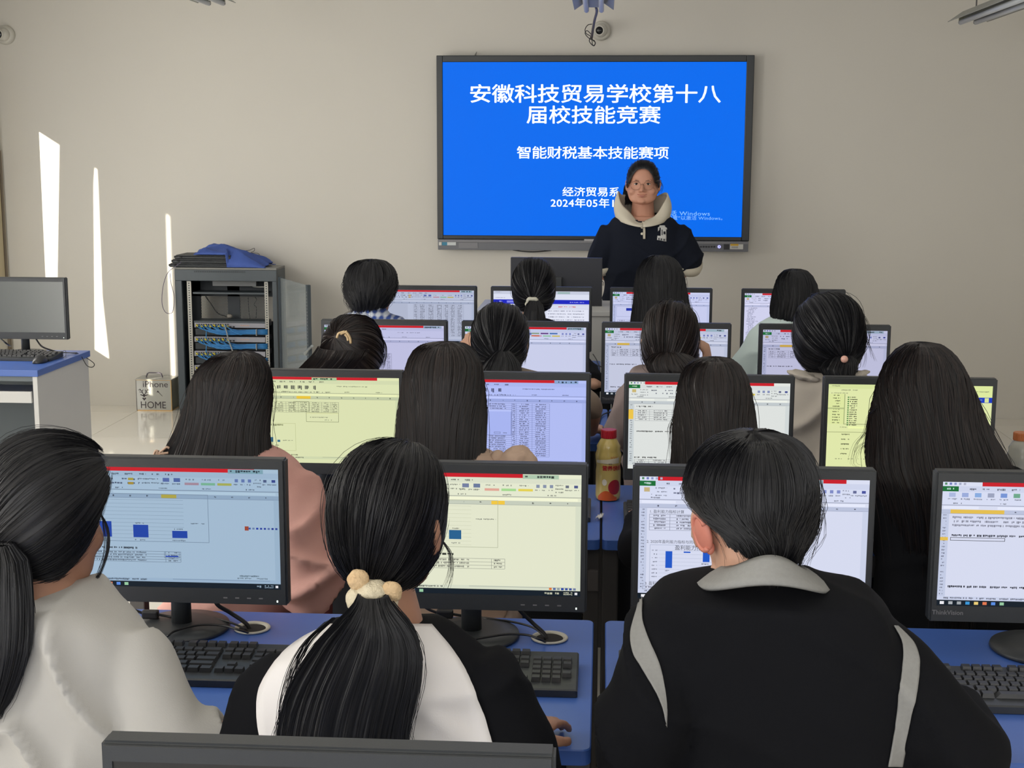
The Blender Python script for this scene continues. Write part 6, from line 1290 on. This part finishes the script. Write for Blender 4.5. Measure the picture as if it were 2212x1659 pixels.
for a in (la, ra):
    L = spline([np.array(q) for q in a['p']], 25); k = 13; newobj('cuff', *tube([L[k-2], L[k-1], L[k]], [.094, .096, .094], 28), cream, TT, True)
# ------------------------------------------------------------------ bottles and tissue
def bottle_y(px, py, label, caprgb, body, h_px, labelfn=True):
    b = onz(px, py, ZD); hgt = h_px*b[1]/3000*1.015/math.cos(TH); s = hgt/.215; t = thing('drink_bottle', label, 'bottle', b, 'drink bottles on the desks')
    wdt = 1.16; prof = [(.001, 0), (.027, 0), (.031, .004), (.0325, .012), (.0325, .09), (.031, .105), (.0335, .125), (.034, .14), (.030, .155), (.031, .165), (.022, .184), (.0175, .19), (.0175, .196), (.001, .196)]
    newobj('bottle_body', *lathe([(r*s*wdt, z*s) for r, z in prof], 40, (b[0], b[1], ZD+.001)), body, t, True)
    cp = [(.001, .190), (.0195, .190), (.020, .191), (.020, .212), (.019, .215), (.001, .215)]; cm = mat('cap_%d_%d' % caprgb[:2], caprgb, .35)
    V, F = lathe([(r*s*wdt, z*s) for r, z in cp], 60, (b[0], b[1], ZD+.001)); V = [((v[0]-b[0])*(1+.03*(k % 2))+b[0], (v[1]-b[1])*(1+.03*(k % 2))+b[1], v[2]) for k, v in enumerate(V)]; newobj('cap', V, F, cm, t)
    return t, b, s
tb1, b, s = bottle_y(1313, 1078, 'yellow drink bottle with red cap and red label text, on the desk seam', (190, 30, 48), mat('yellow_drink', (214, 190, 112), .16, noise=.05, nscale=20, spec=.7), 152)
R0 = .0337*s*1.16
def wrapz(R, th0): 
    def f(co): th = co.x/R+th0; return Vector((R*math.sin(th), co.y*0-R*math.cos(th)+0, co.y)) if False else Vector((R*math.sin(th), -R*math.cos(th)-co.z, co.y))
    return f
redm = mat('label_red', (188, 42, 44), .5); 
def btext(body, size, th, z, m, bold=0): textmesh('label_text', body, size, m, tb1, Matrix.Translation((b[0], b[1], ZD+z*s)), fn=wrapz(R0*1.0, th), bold=bold, ext=.0002)
btext('营养快线', .0165*s, .35, .103, redm, .0004); btext('娃哈哈', .0075*s, .45, .137, redm); btext('原味', .006*s, .15, .117, mat('label_brown', (90, 60, 40), .5))
def lpatch(name, th0, th1, z0, z1, m, R, shape=None):
    V = []; F = []; n = 18
    for i in range(n+1):
        for j in range(n+1):
            u, v = i/n, j/n
            if shape == 'disc': r_ = v; a = 2*PI*u; th = (th0+th1)/2+(th1-th0)/2*r_*math.cos(a); z = (z0+z1)/2+(z1-z0)/2*r_*math.sin(a)
            else: th = th0+(th1-th0)*u; z = z0+(z1-z0)*v*(shape(u) if shape else 1)
            V.append((b[0]+R*math.sin(th), b[1]-R*math.cos(th), ZD+z*s))
    for i in range(n):
        for j in range(n): k = i*(n+1)+j; F.append((k, k+n+1, k+n+2, k+1))
    return newobj(name, V, F, m, tb1)
lpatch('label_disc', .0, 1.1, .022, .068, mat('label_crimson', (165, 36, 48), .4), R0*.985, 'disc'); lpatch('label_swirl', -.9, .75, .004, .034, mat('label_orange', (205, 92, 40), .4), R0*.982, lambda u: .35+.65*math.sin(PI*min(1, u*1.1))); lpatch('label_flower', -.5, -.1, .05, .07, mat('label_white', (232, 225, 205), .4), R0*.984, 'disc')
lpatch('label_band', -1.1, .9, .118, .126, mat('label_silver', (222, 214, 190), .25), R0*1.006, lambda u: 1+u*1.2)
bottle_y(2197, 1078, 'clear drink bottle with orange-brown cap at the right edge', (190, 110, 62), mat('clear_pet', (205, 205, 195), .08, trans=.6, spec=.6), 143)
# crumpled tissue
tz = onz(1297, 1118, ZD+.004); V = []; F = []
for i in range(13):
    for j in range(9):
        u, v = i/12, j/8; V.append((tz[0]+(v-.5)*.011*(1.6-u)+(u-.5)*.010, tz[1]+(u-.5)*.045, ZD+.003+.006*abs(math.sin(u*9+v*5))+.004*abs(math.sin(v*14-u*4))))
for i in range(12):
    for j in range(8): k = i*9+j; F.append((k, k+1, k+10, k+9))
o = newobj('tissue', V, F, mat('tissue_white', (215, 212, 208), .9), None, True); s_ = o.modifiers.new('t', 'SOLIDIFY'); s_.thickness = .001; tag(o, 'small crumpled white tissue on the desk seam below the yellow bottle', 'tissue')
